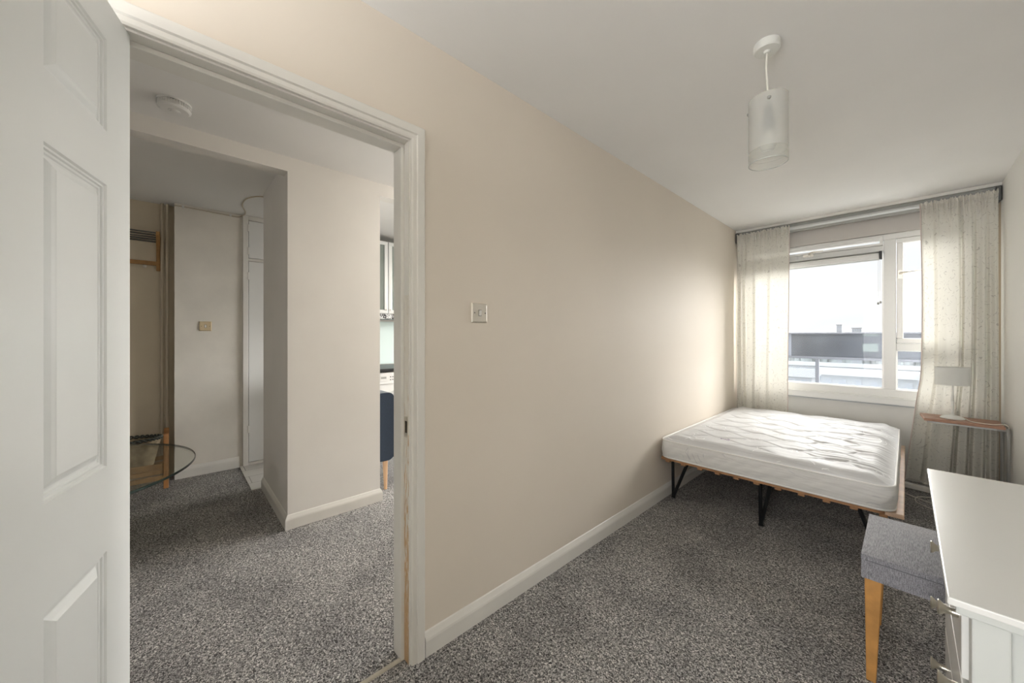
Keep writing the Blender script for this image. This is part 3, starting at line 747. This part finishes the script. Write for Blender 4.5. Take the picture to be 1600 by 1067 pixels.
# ================================================================ side table and lamp in the corner
sd = thing('side_table', 'narrow brown wood topped side table on a grey metal frame in the window corner', 'side table', (1.55, 4.30, 0))
A_ = [(1.350, 4.43), (1.368, 4.17), (1.735, 4.135), (1.735, 4.42)]
obj('tabletop', prism(B(), A_, 'z', .605, .625), walnut, sd, bevel=.003)
obj('under_frame', prism(B(), [(1.380, 4.42), (1.384, 4.178), (1.725, 4.145), (1.725, 4.41)], 'z', .593, .605), metal_grey, sd)
b = B(); tube(b, spline([(1.70, 4.15, .597), (1.738, 4.15, .597), (1.747, 4.15, .57), (1.747, 4.15, .10), (1.747, 4.15, .02), (1.70, 4.15, .012), (1.56, 4.15, .012)], 6), .009, 8)
obj('leg', b, metal_grey, sd, smooth='auto')
b = B(); tube(b, spline([(1.70, 4.40, .597), (1.738, 4.40, .597), (1.747, 4.40, .57), (1.747, 4.40, .10), (1.747, 4.40, .02), (1.70, 4.40, .012), (1.56, 4.40, .012)], 6), .009, 8)
obj('leg', b, metal_grey, sd, smooth='auto')
tl = thing('table_lamp', 'small white table lamp with drum shade on the brown side table', 'lamp', (1.51, 4.30, .625))
lx, ly = 1.512, 4.29
obj('base', lathe(B(), [(0, 0), (.062, 0), (.063, .004), (.055, .012), (.035, .020), (.012, .026), (.009, .030), (0, .030)], (lx, ly, .626)), lampw, tl, smooth='auto')
obj('stem', lathe(B(), [(.008, 0), (.0075, .10), (.010, .103), (.010, .108), (.0075, .112), (.0085, .140), (.006, .150), (.006, .25), (.0, .25)], (lx, ly, .652)), lampw, tl, smooth='auto')
b = lathe(B(), [(.088, 0), (.088, .132), (.085, .132), (.085, 0)], (lx, ly, .878), seg=40); 
shade_m = cloth('white_fabric_shade', (.88, .88, .85), (.88, .88, .85), .4)
so = obj('lamp_shade', b, shade_m, tl, smooth='auto')
b = B(); [tube(b, [(lx, ly, .99), (lx + .086 * math.cos(a), ly + .086 * math.sin(a), 1.005)], .0015, 5) for a in (0, 2.1, 4.2)]
obj('shade_fitter', b, lampw, so)
lc = tag(obj('lamp_cable', tube(B(), spline([(lx + .06, ly + .01, .632), (1.60, 4.20, .629), (1.68, 4.17, .629), (1.742, 4.16, .634), (1.7575, 4.20, .55), (1.757, 4.20, .30), (1.752, 4.19, .12), (1.70, 4.22, .01), (1.6, 4.25, .005)], 8), .0028, 6), card), 'thin pale lamp cable trailing over the side table edge and down', 'cable')

el = thing('extension_lead', 'white extension lead strip lying on the carpet below the right curtain', 'extension lead', (1.40, 4.38, 0))
Me = Matrix.Translation((1.36, 4.40, .022)) @ Matrix.Rotation(math.radians(-12), 4, 'Z')
obj('socket_strip', box(B(), -.12, .12, -.028, .028, -.018, .018, M=Me), card, el, bevel=.006)
for k in (-.07, 0, .07): obj('socket', box(B(), k - .022, k + .022, -.02, .02, .0185, .0195, M=Me), tile_m, el)
b = tube(B(), spline([(1.25, 4.42, .02), (1.22, 4.38, .008), (1.24, 4.27, .006), (1.34, 4.16, .006), (1.45, 4.08, .006), (1.56, 4.0, .006)], 8), .0045, 8); obj('cable', b, card, el, smooth=True)
b = tube(B(), spline([(1.46, 4.37, .022), (1.41, 4.27, .006), (1.335, 4.20, .006), (1.33, 4.06, .006), (1.42, 3.97, .006), (1.55, 3.93, .006)], 8), .0035, 8); obj('cable', b, card, el, smooth=True)
pa = tag(obj('plug_adaptor', box(bx(1.43, 1.49, 4.235, 4.295, .001, .05), 1.435, 1.485, 4.24, 4.29, .05, .056), brownp, bevel=.005), 'small brown plug adaptor on the carpet beside the extension lead', 'plug')

# ================================================================ pendant lamp, switches, smoke alarm
pl = thing('pendant_lamp', 'ceiling pendant with frosted glass cylinder shade hanging from a beige cord', 'ceiling light', (.902, 1.718, HC))
px_, py_ = .902, 1.718
obj('ceiling_rose', lathe(B(), [(0, 0), (.043, 0), (.045, -.004), (.045, -.026), (.041, -.031), (.012, -.032), (.010, -.040), (0, -.040)], (px_, py_, HC)), lampw, pl, smooth='auto')
obj('cord', tube(B(), spline([(px_, py_, HC - .038), (px_ - .002, py_, HC - .10), (px_ + .002, py_, HC - .17), (px_ + .003, py_, HC - .26)], 5), .0035, 8), card, pl, smooth=True)
ZS0, ZS1 = 1.925, 2.178
sx_ = px_ + .004
b = lathe(B(), [(.0655, 0), (.0655, .205), (.0625, .205), (.0625, 0)], (sx_, py_, ZS1 - .205), seg=48)
sh = obj('glass_shade', b, shade_frost, pl, smooth='auto')
b = B(); lathe(b, [(.0655, 0), (.0655, .020), (.0625, .020), (.0625, 0)], (sx_, py_, ZS1 - .225), seg=48); lathe(b, [(.0655, 0), (.0655, .028), (.0625, .028), (.0625, 0)], (sx_, py_, ZS0), seg=48)
obj('clear_band', b, shade_clear, sh, smooth='auto')
b = tube(B(), [(sx_ + .064 * math.cos(a), py_ + .064 * math.sin(a), ZS0) for a in [2 * PI * k / 48 for k in range(49)]], .0018, 6)
obj('rim', b, mat('glass_rim', (.55, .56, .52), .2), sh, smooth=True)
b = B(); lathe(b, [(0, 0), (.014, 0), (.016, -.05), (.021, -.055), (.021, -.085), (.014, -.09), (0, -.09)], (sx_, py_, HC - .255), seg=20)
obj('lamp_holder', b, mat('grey_lampholder', (.25, .25, .24), .5), pl, smooth='auto')
b = lathe(B(), [(.011, 0), (.014, -.012), (.026, -.04), (.028, -.058), (.020, -.075), (0, -.082)], (sx_, py_, HC - .345), seg=20)
obj('bulb', b, lampw, pl, smooth=True)
for a in (math.radians(-75), math.radians(175), math.radians(50)):
    bm = B(); d = (math.cos(a), math.sin(a), 0); tube(bm, [(sx_ + d[0] * .016, py_ + d[1] * .016, ZS1 - .03), (sx_ + d[0] * .067, py_ + d[1] * .067, ZS1 - .03)], .0018, 6)
    lathe(bm, [(0, 0), (.006, 0), (.0065, .004), (.004, .007), (0, .008)], (sx_ + d[0] * .066, py_ + d[1] * .066, ZS1 - .03), axis=d, seg=14)
    obj('shade_pin', bm, metal_grey, pl, smooth='auto')

def light_switch(label, x, y, z, plate_m, sx=.043, sz=.043):
    t = thing('light_switch', label, 'light switch', (x, y, z))
    bm = B(); r = []
    for w, d in ((0, 0), (0, .003), (.004, .008), (.006, .0085)):
        r.append([bm.verts.new((x + d, y + a * (sx - w), z + c * (sz - w))) for a, c in ((-1, -1), (1, -1), (1, 1), (-1, 1))])
    for a, c in zip(r, r[1:]):
        for k in range(4): bm.faces.new((a[k], a[(k + 1) % 4], c[(k + 1) % 4], c[k]))
    bm.faces.new(r[-1]); obj('plate', bm, plate_m, t)
    obj('surround', bx(x + .0085, x + .0092, y - .008, y + .008, z - .014, z + .014), bracket_m, t)
    obj('rocker', prism(B(), [(x + .009, z - .012), (x + .0105, z - .012), (x + .0145, z + .012), (x + .009, z + .012)], 'y', y - .006, y + .006), tile_m, t)
    for s in (-1, 1): obj('screw', lathe(B(), [(.0028, 0), (.0028, .0008), (0, .0008)], (x + .0085, y + s * .029, z), axis=(1, 0, 0), seg=12), bracket_m, t)
    return t
light_switch('brushed metal light switch on the long cream wall right of the doorway', 0, .982, 1.345, chrome)
light_switch('brass coloured light switch on the hall wall seen through the doorway', -3.03, .206, 1.333, mat('brass_plate', (.62, .52, .36), .3, metal=.9))
sa = thing('smoke_alarm', 'round white smoke alarm on the hall ceiling', 'smoke alarm', (-1.19, 0, HC))
obj('base', lathe(B(), [(0, 0), (.066, 0), (.066, -.008), (0, -.008)], (-1.19, 0, HC), seg=40), tile_m, sa, smooth='auto')
obj('housing', lathe(B(), [(0, -.010), (.060, -.010), (.060, -.026), (.064, -.027), (.064, -.033), (.055, -.040), (.024, -.041), (.023, -.044), (0, -.044)], (-1.19, 0, HC), seg=40), tile_m, sa, smooth='auto')
b = B()
for k in range(40):
    a = 2 * PI * k / 40; box(b, .0595, .0645, -.0022, .0022, -.027, -.009, M=Matrix.Translation((-1.19, 0, HC)) @ Matrix.Rotation(a, 4, 'Z'))
obj('vent_fins', b, tile_m, sa)
obj('vent_core', lathe(B(), [(.0585, -.009), (.0585, -.027)], (-1.19, 0, HC), seg=40), bracket_m, sa)
obj('test_button', lathe(B(), [(0, 0), (.018, 0), (.017, -.003), (0, -.003)], (-1.19, 0, HC - .044), seg=24), tile_m, sa, smooth='auto')

# ================================================================ hall contents
# built-in cupboard beside the switch wall
tag_c = thing('hall_cupboard', 'tall white built-in cupboard with two flush doors beside the hall switch wall', 'cupboard', (-3.05, .75, 0))
b = B(); box(b, -3.05, -3.005, .478, .520, 0, HC); box(b, -3.05, -3.01, .520, 1.19, 1.965, 1.99); box(b, -3.05, -3.01, .520, 1.19, 2.355, HC); box(b, -3.05, -3.01, .52, 1.19, 0, .03); box(b, -3.05, -3.005, 1.12, 1.19, 0, HC)
obj('frame', b, gloss, tag_c, bevel=.003)
lowd = obj('door', bx(-3.04, -3.012, .524, 1.118, .034, 1.961), upvc, tag_c, bevel=.002)
topd = obj('door', bx(-3.04, -3.012, .524, 1.118, 1.995, 2.350), upvc, tag_c, bevel=.002)
for par, zs in ((lowd, (.35, 1.82)), (topd, (2.06, 2.28))):
    for z in zs: obj('hinge', bx(-3.008, -3.001, .510, .526, z - .035, z + .035), gloss, par, bevel=.002)
# coat rack
cr_ = thing('coat_rack', 'wooden coat rack with dark slatted shelf on the hall alcove wall', 'coat rack', (-3.17, -.35, 1.95))
for y in (-.105, -.72):
    pr = [(-3.168, 1.81), (-3.145, 1.81), (-3.140, 2.0), (-3.10, 2.05), (-3.03, 2.10), (-3.045, 2.135), (-3.11, 2.10), (-3.168, 2.115)]
    obj('bracket', prism(B(), pr, 'y', y - .011, y + .014), rack_wood, cr_, bevel=.003)
for k in range(5):
    x = -3.148 + k * .028; z = 2.060 + k * .014
    obj('shelf_bar', tube(B(), [(x, -.71, z), (x, -.115, z)], .0065, 8), bracket_m, cr_, smooth='auto')
hr = obj('hook_rail', bx(-3.160, -3.142, -.71, -.112, 1.855, 1.890), rack_wood, cr_, bevel=.003)
for y in (-.185, -.33, -.48, -.62): obj('hook', lathe(B(), [(0, 0), (.005, 0), (.004, .012), (.012, .020), (.013, .026), (0, .030)], (-3.142, y, 1.845), axis=(1, 0, -.3), seg=14), chrome, hr, smooth='auto')
# pipes in the alcove corner
for i, (y, lab) in enumerate(((-.078, 'painted heating pipe in the hall alcove corner, left of the pair'), (-.046, 'painted heating pipe in the hall alcove corner, right of the pair'))):
    p = thing('heating_pipe', lab, 'pipe', (-3.13, y, 0), 'heating pipes in the hall alcove')
    obj('pipe', tube(B(), [(-3.13, y, 0), (-3.13, y, HC)], .011, 12), pipe_m, p, smooth='auto')
    for z in (.55, 1.25, 1.92):
        bm = B(); lathe(bm, [(.011, -.008), (.0135, -.008), (.0135, .008), (.011, .008)], (-3.13, y, z), seg=14); box(bm, -3.17, -3.125, y - .004, y + .004, z - .005, z + .005)
        obj('clip', bm, pipe_m, p, smooth='auto')
# surface cable running along the hall wall and over the ceiling
b = tube(B(), spline([(-3.021, -.0, 2.375), (-3.021, .1, 2.376), (-3.021, .3, 2.372), (-3.021, .43, 2.372), (-2.99, .475, 2.385), (-2.90, .485, 2.394), (-2.70, .44, 2.394), (-2.50, .44, 2.394), (-2.36, .50, 2.394), (-2.31, .60, 2.394)], 8), .005, 8)
cb = tag(obj('surface_cable', b, pipe_m, smooth=True), 'thin painted cable clipped along the top of the hall wall and looping over the ceiling', 'cable')
for y in (.055, .385): obj('cable_clip', bx(-3.03, -3.010, y - .007, y + .007, 2.366, 2.384), tile_m, cb, bevel=.002)

# glass coffee table
ct = thing('coffee_table', 'round glass coffee table in the hall just past the open door', 'coffee table', (-1.985, -.636, 0))
obj('glass_top', lathe(B(), [(0, .436), (.735, .436), (.739, .439), (.739, .447), (.735, .450), (0, .450)], (-1.985, -.636, 0), seg=96), table_glass, ct, smooth='auto')
obj('glass_edge', lathe(B(), [(.7385, .435), (.7415, .438), (.7415, .447), (.7385, .450)], (-1.985, -.636, 0), seg=96), mat('green_black_glass_edge', (.03, .045, .04), .15), ct, smooth='auto')
for a in (math.radians(190), math.radians(260), math.radians(330)):
    x, y = -1.985 + .30 * math.cos(a), -.70 + .30 * math.sin(a)
    obj('leg', tube(B(), [(x, y, 0), (x, y, .437)], .018, 14), black_m, ct, smooth='auto')
# wooden basket stand behind it
bs = thing('basket_stand', 'low wooden stand with a dark woven rimmed basket behind the glass table', 'basket stand', (-2.84, -.30, 0))
for x in (-2.92, -2.55) if False else (-2.90,):
    pass
def post(x, y):
    bm = B(); prism(bm, [(x - .011, 0), (x + .011, 0), (x + .013, .40)] + [(x + .013 * math.cos(a), .43 + .016 * math.sin(a)) for a in [PI * k / 8 for k in range(9)]] + [(x - .013, .40)], 'y', y - .016, y + .016); return bm
for x, y in ((-2.84, -.050), (-2.84, -.62), (-3.10, -.050), (-3.10, -.62)): obj('post', post(x, y), orangeb, bs, bevel=.004)
for z in (.075, .125, .175): obj('rail', bx(-2.852, -2.832, -.605, -.066, z, z + .034), rack_wood, bs, bevel=.003)
for z in (.075, .125, .175): obj('rail', bx(-3.11, -3.09, -.605, -.066, z, z + .034), rack_wood, bs, bevel=.003)
b = B(); 
ring = [(-2.97 + .115 * math.cos(a), -.335 + .255 * math.sin(a)) for a in [2 * PI * k / 40 for k in range(40)]]
low = [(-2.97 + (x + 2.97) * .8, -.335 + (y + .335) * .8) for x, y in ring]
vt = [b.verts.new((x, y, .40)) for x, y in ring]; vb = [b.verts.new((x, y, .16)) for x, y in low]
for k in range(40): b.faces.new((vt[k], vt[(k + 1) % 40], vb[(k + 1) % 40], vb[k]))
b.faces.new(vb); bk = obj('basket', b, mat('woven_basket', (.34, .27, .17), .8, noise=(30, .4)), bs, smooth='auto')
b = B()
for ph in (0, PI):
    pts = []
    for k in range(161):
        a = 2 * PI * k / 160; w = .010 * math.sin(a * 22 + ph); pts.append((-2.97 + (.117 + w * .5) * math.cos(a), -.335 + (.257 + w * .5) * math.sin(a), .402 + .009 * math.cos(a * 22 + ph)))
    tube(b, pts, .007, 6)
obj('braided_rim', b, dark_rope, bk, smooth=True)

# ---- kitchen glimpsed past the pillar
for i, (y0, y1, lab) in enumerate(((1.25, 1.795, 'glass-fronted kitchen wall cabinet nearest the pillar'), (1.80, 2.38, 'glass-fronted kitchen wall cabinet further right beside the doorway jamb'))):
    k = thing('wall_cabinet', lab, 'cabinet', (-2.9, (y0 + y1) / 2, 1.5), 'kitchen wall cabinets')
    b = B(); box(b, -3.05, -2.77, y0, y0 + .016, 1.5, 2.32); box(b, -3.05, -2.77, y1 - .016, y1, 1.5, 2.32); box(b, -3.05, -2.77, y0, y1, 1.5, 1.516); box(b, -3.05, -2.77, y0, y1, 2.304, 2.32); box(b, -3.05, -3.04, y0, y1, 1.5, 2.32)
    obj('carcass', b, kit_m, k)
    for z in (1.76, 2.03): obj('shelf', bx(-3.04, -2.80, y0 + .016, y1 - .016, z, z + .012), kit_m, k)
    dr = obj('door', sash(y0 + .002, y1 - .002, 1.502, 2.318, .040, -2.77, -2.75), kit_al, k)
    dr.data.transform(Matrix(((0, 1, 0, 0), (1, 0, 0, 0), (0, 0, 1, 0), (0, 0, 0, 1))) ) if False else None
    bpy.data.objects.remove(dr)
    b = B(); w = .040; a0, a1, c0, c1 = y0 + .002, y1 - .002, 1.502, 2.318
    box(b, -2.77, -2.75, a0, a1, c0, c0 + w); box(b, -2.77, -2.75, a0, a1, c1 - w, c1); box(b, -2.77, -2.75, a0, a0 + w, c0 + w, c1 - w); box(b, -2.77, -2.75, a1 - w, a1, c0 + w, c1 - w)
    dr = obj('door', b, kit_al, k, bevel=.002)
    obj('glass_pane', bx(-2.762, -2.758, a0 + w, a1 - w, c0 + w, c1 - w), cab_glass, dr)
    ky = a1 - .02 if i == 0 else a0 + .02
    obj('knob', lathe(B(), [(0, 0), (.005, 0), (.005, .012), (.009, .018), (0, .022)], (-2.75, ky, 1.545), axis=(1, 0, 0), seg=14), chrome, dr, smooth='auto')
tag(obj('patterned_strip', bx(-3.05, -2.765, 1.25, 2.38, 1.44, 1.498), pattern_m), 'black and white patterned strip under the kitchen wall cabinets', 'pelmet')
tag(obj('splashback', bx(-3.048, -3.040, 1.25, 3.4, .905, 1.42), splash, bevel=.001), 'pale green glass splashback above the kitchen worktop', 'splashback')
tag(obj('worktop', bx(-3.04, -2.43, 1.25, 3.4, .872, .90), blackp, bevel=.003), 'black kitchen worktop over the washing machine', 'worktop')
wm = thing('washing_machine', 'white washing machine under the black kitchen worktop', 'washing machine', (-2.75, 2.02, 0))
obj('body', bx(-3.04, -2.47, 1.50, 2.10, 0.01, .86), tile_m, wm, bevel=.008)
obj('control_panel', bx(-2.47, -2.455, 1.502, 2.098, .735, .855), tile_m, wm, bevel=.004)
obj('detergent_drawer', bx(-2.455, -2.450, 1.515, 1.66, .765, .835), tile_m, wm, bevel=.003)
obj('drawer_grip', bx(-2.450, -2.447, 1.585, 1.64, .795, .815), metal_grey, wm)
for k in range(3):
    for z in (.78, .81): obj('button', lathe(B(), [(.006, 0), (.006, .003), (0, .003)], (-2.455, 1.69 + k * .024, z), axis=(1, 0, 0), seg=12), bracket_m, wm)
po = obj('porthole_ring', lathe(B(), [(.20, 0), (.205, .02), (.19, .035), (.155, .03), (.15, .01)], (-2.47, 1.80, .47), axis=(1, 0, 0), seg=48), kit_al, wm, smooth='auto')
obj('porthole_glass', lathe(B(), [(.155, .012), (.10, .035), (0, .045)], (-2.47, 1.80, .47), axis=(1, 0, 0), seg=40), mat('smoked_porthole', (.03, .03, .035), .1), po, smooth='auto')

# navy accent chair by the pillar
ch = thing('accent_chair', 'navy upholstered chair with tapered wooden legs just beyond the wall pillar', 'chair', (-1.86, 1.5, 0))
def rrect(x0, x1, y0, y1, r, n=5):
    o = []
    for cx, cy, a0 in ((x1 - r, y1 - r, 0), (x0 + r, y1 - r, 90), (x0 + r, y0 + r, 180), (x1 - r, y0 + r, 270)):
        for k in range(n + 1): a = math.radians(a0 + 90 * k / n); o.append((cx + r * math.cos(a), cy + r * math.sin(a)))
    return o
obj('backrest', prism(B(), rrect(1.175, 1.325, .235, .785, .05), 'x', -2.14, -1.58), navy, ch, smooth='auto', bevel=.02)
obj('seat', prism(B(), rrect(-2.13, -1.59, 1.335, 1.82, .05), 'z', .24, .44), navy, ch, smooth='auto', bevel=.02)
for (x, y) in ((-1.63, 1.27), (-1.63, 1.76), (-2.09, 1.27), (-2.09, 1.76)):
    sx = .03 if x > -1.8 else -.03; obj('leg', tube(B(), [(x, y, .245), (x + sx, y + (.01 if y > 1.4 else -.01), 0)], [.022, .012], 14), mat('pale_turned_leg', (.60, .38, .22), .45), ch, smooth='auto')

# ================================================================ balcony and town outside
YP = 5.98
bc = thing('balcony_balustrade', 'balcony balustrade with dark upper panel and hazy glass below outside the window', 'balustrade', (.9, YP, .0))
obj('upper_panel', bx(.245, 3.2, YP, YP + .03, .985, 1.27), dark_panel, bc)
obj('top_rail', bx(-.6, 3.2, YP - .03, YP + .06, 1.270, 1.288), post_m, bc, bevel=.004)
obj('mid_rail', bx(-.6, 3.2, YP - .02, YP + .05, .955, .985), post_m, bc, bevel=.003)
obj('end_strip', bx(-.6, .245, YP + .0, YP + .03, .985, 1.27), lav, bc)['label'] = 'pale blue-grey end section'
for x in (-.58, .492, 1.56, 2.6): obj('post', bx(x, x + .036, YP - .01, YP + .03, -.3, .955), post_m, bc)
obj('glass_infill', bx(-.6, 3.2, YP + .012, YP + .018, -.2, .955), rail_glass, bc)
for x0, x1, z0, z1 in ((.925, 1.055, 1.06, 1.155), (.925, 1.055, 1.245, 1.275)): obj('painted_reflection', bx(x0, x1, YP - .004, YP, z0, z1), painted_reflection, bc)  # window reflections in the dark panel, painted as pale patches
tag(obj('balcony_slab', bx(-4, 4, 4.84, 6.15, -.35, -.2), mat('balcony_concrete', (.68, .68, .66), .9, noise=(4, .1))), 'concrete balcony floor outside the bedroom window', 'balcony floor')
GZ = -26
g = tag(obj('town_ground', bx(-500, 500, 20, 560, GZ - 1, GZ), ground_m), 'hazy ground of the town far below the balcony', 'ground'); g['kind'] = 'structure'
def building(label, x0, x1, y0, y1, z1, m, nx, nz, roof=None):
    t = thing('apartment_building', label, 'building', ((x0 + x1) / 2, y0, GZ)); obj('wall', bx(x0, x1, y0, y1, GZ, z1), m, t)
    sx = (x1 - x0) / nx
    for i in range(nx):
        for k in range(nz):
            z = z1 - .7 - k * 2.6
            if z < GZ + 1: continue
            obj('window', bx(x0 + (i + .25) * sx, x0 + (i + .72) * sx, y0 - .12, y0, z - 1.2, z + .1), bld_win, t)
    if roof:
        ym = (y0 + y1) / 2; obj('roof', prism(B(), [(y0 - .8, z1), (ym, z1 + roof), (y1 + .8, z1)], 'x', x0 - .8, x1 + .8), roofm, t)
    else: obj('parapet', bx(x0 - .3, x1 + .3, y0 - .3, y1 + .3, z1, z1 + .5), roofm, t)
building('pale block of flats with a white pitched roof seen through the hazy balcony glass', -8.2, 2.4, 78, 86, -5.0, bld_a, 6, 3, .9)
building('long terrace with a pale roof further back behind the pitched roof block', -30, 16, 150, 158, -8.2, bld_a, 16, 2, 1.0)
building('buff brick block behind the small lower right window pane', 3.9, 16, 70, 82, -3.2, bld_b, 5, 4)
building('low grey house at the left edge of the view below the balcony', -17, -12.5, 100, 108, -7.6, bld_a, 2, 2, 1.6)
building('distant tower block on the horizon, the taller and further left of two', -30.8, -28.2, 330, 336, 8.6, bld_a, 3, 9)
building('distant tower block on the horizon, the shorter and wider of two', -23.2, -18.6, 330, 336, 6.3, bld_a, 4, 8)
rnd = random.Random(11); b = B()
for k in range(420):
    x = -300 + k * 1.1 + rnd.uniform(-1, 1); y = 360 + rnd.uniform(0, 60); h = rnd.uniform(26, 30.0); r = rnd.uniform(2.2, 4.0)
    lathe(b, [(r, 0), (r, h * .45), (r * .9, h * .7), (r * .5, h * .92), (0, h)], (x, y, GZ), seg=7)
o = tag(obj('tree_belt', b, tree_m, smooth=True), 'belt of distant trees along the horizon', 'trees'); o['kind'] = 'stuff'

# low garden trees between the houses
b = B()
for k in range(160):
    x = -60 + rnd.uniform(0, 90); y = rnd.uniform(165, 300); h = rnd.uniform(6, 11); r = rnd.uniform(2, 4)
    lathe(b, [(r * .5, 0), (r, h * .35), (r * .9, h * .65), (r * .5, h * .9), (0, h)], (x, y, GZ), seg=7)
o = tag(obj('garden_trees', b, tree_m, smooth=True), 'scattered garden trees among the houses below the horizon', 'trees'); o['kind'] = 'stuff'

# ceiling lamp added out of sight beyond the doorway jamb to brighten the hall
ll = thing('added_lounge_lamp', 'round white ceiling lamp added out of view to brighten the lounge and hall', 'ceiling light', (-.85, 2.1, HC))
obj('ceiling_rose', lathe(B(), [(0, 0), (.05, 0), (.05, -.02), (.04, -.03), (0, -.03)], (-.85, 2.1, HC)), lampw, ll, smooth='auto')  # rose of the added lounge lamp
obj('cord', tube(B(), [(-.85, 2.1, HC - .03), (-.85, 2.1, HC - .2)], .004, 8), card, ll)  # cord of the added lounge lamp
obj('added_lamp_cap', lathe(B(), [(0, 0), (.05, 0), (.05, -.03), (0, -.03)], (-.85, 2.1, HC - .2)), lampw, ll, smooth='auto')
lp = bpy.data.lights.new('lounge_fill_light', 'POINT'); lp.energy = 17; lp.shadow_soft_size = .12; lp.color = (1, .98, .95)
lo = bpy.data.objects.new('lounge_fill_light', lp); col.objects.link(lo); lo.location = (-.85, 2.1, HC - .38)
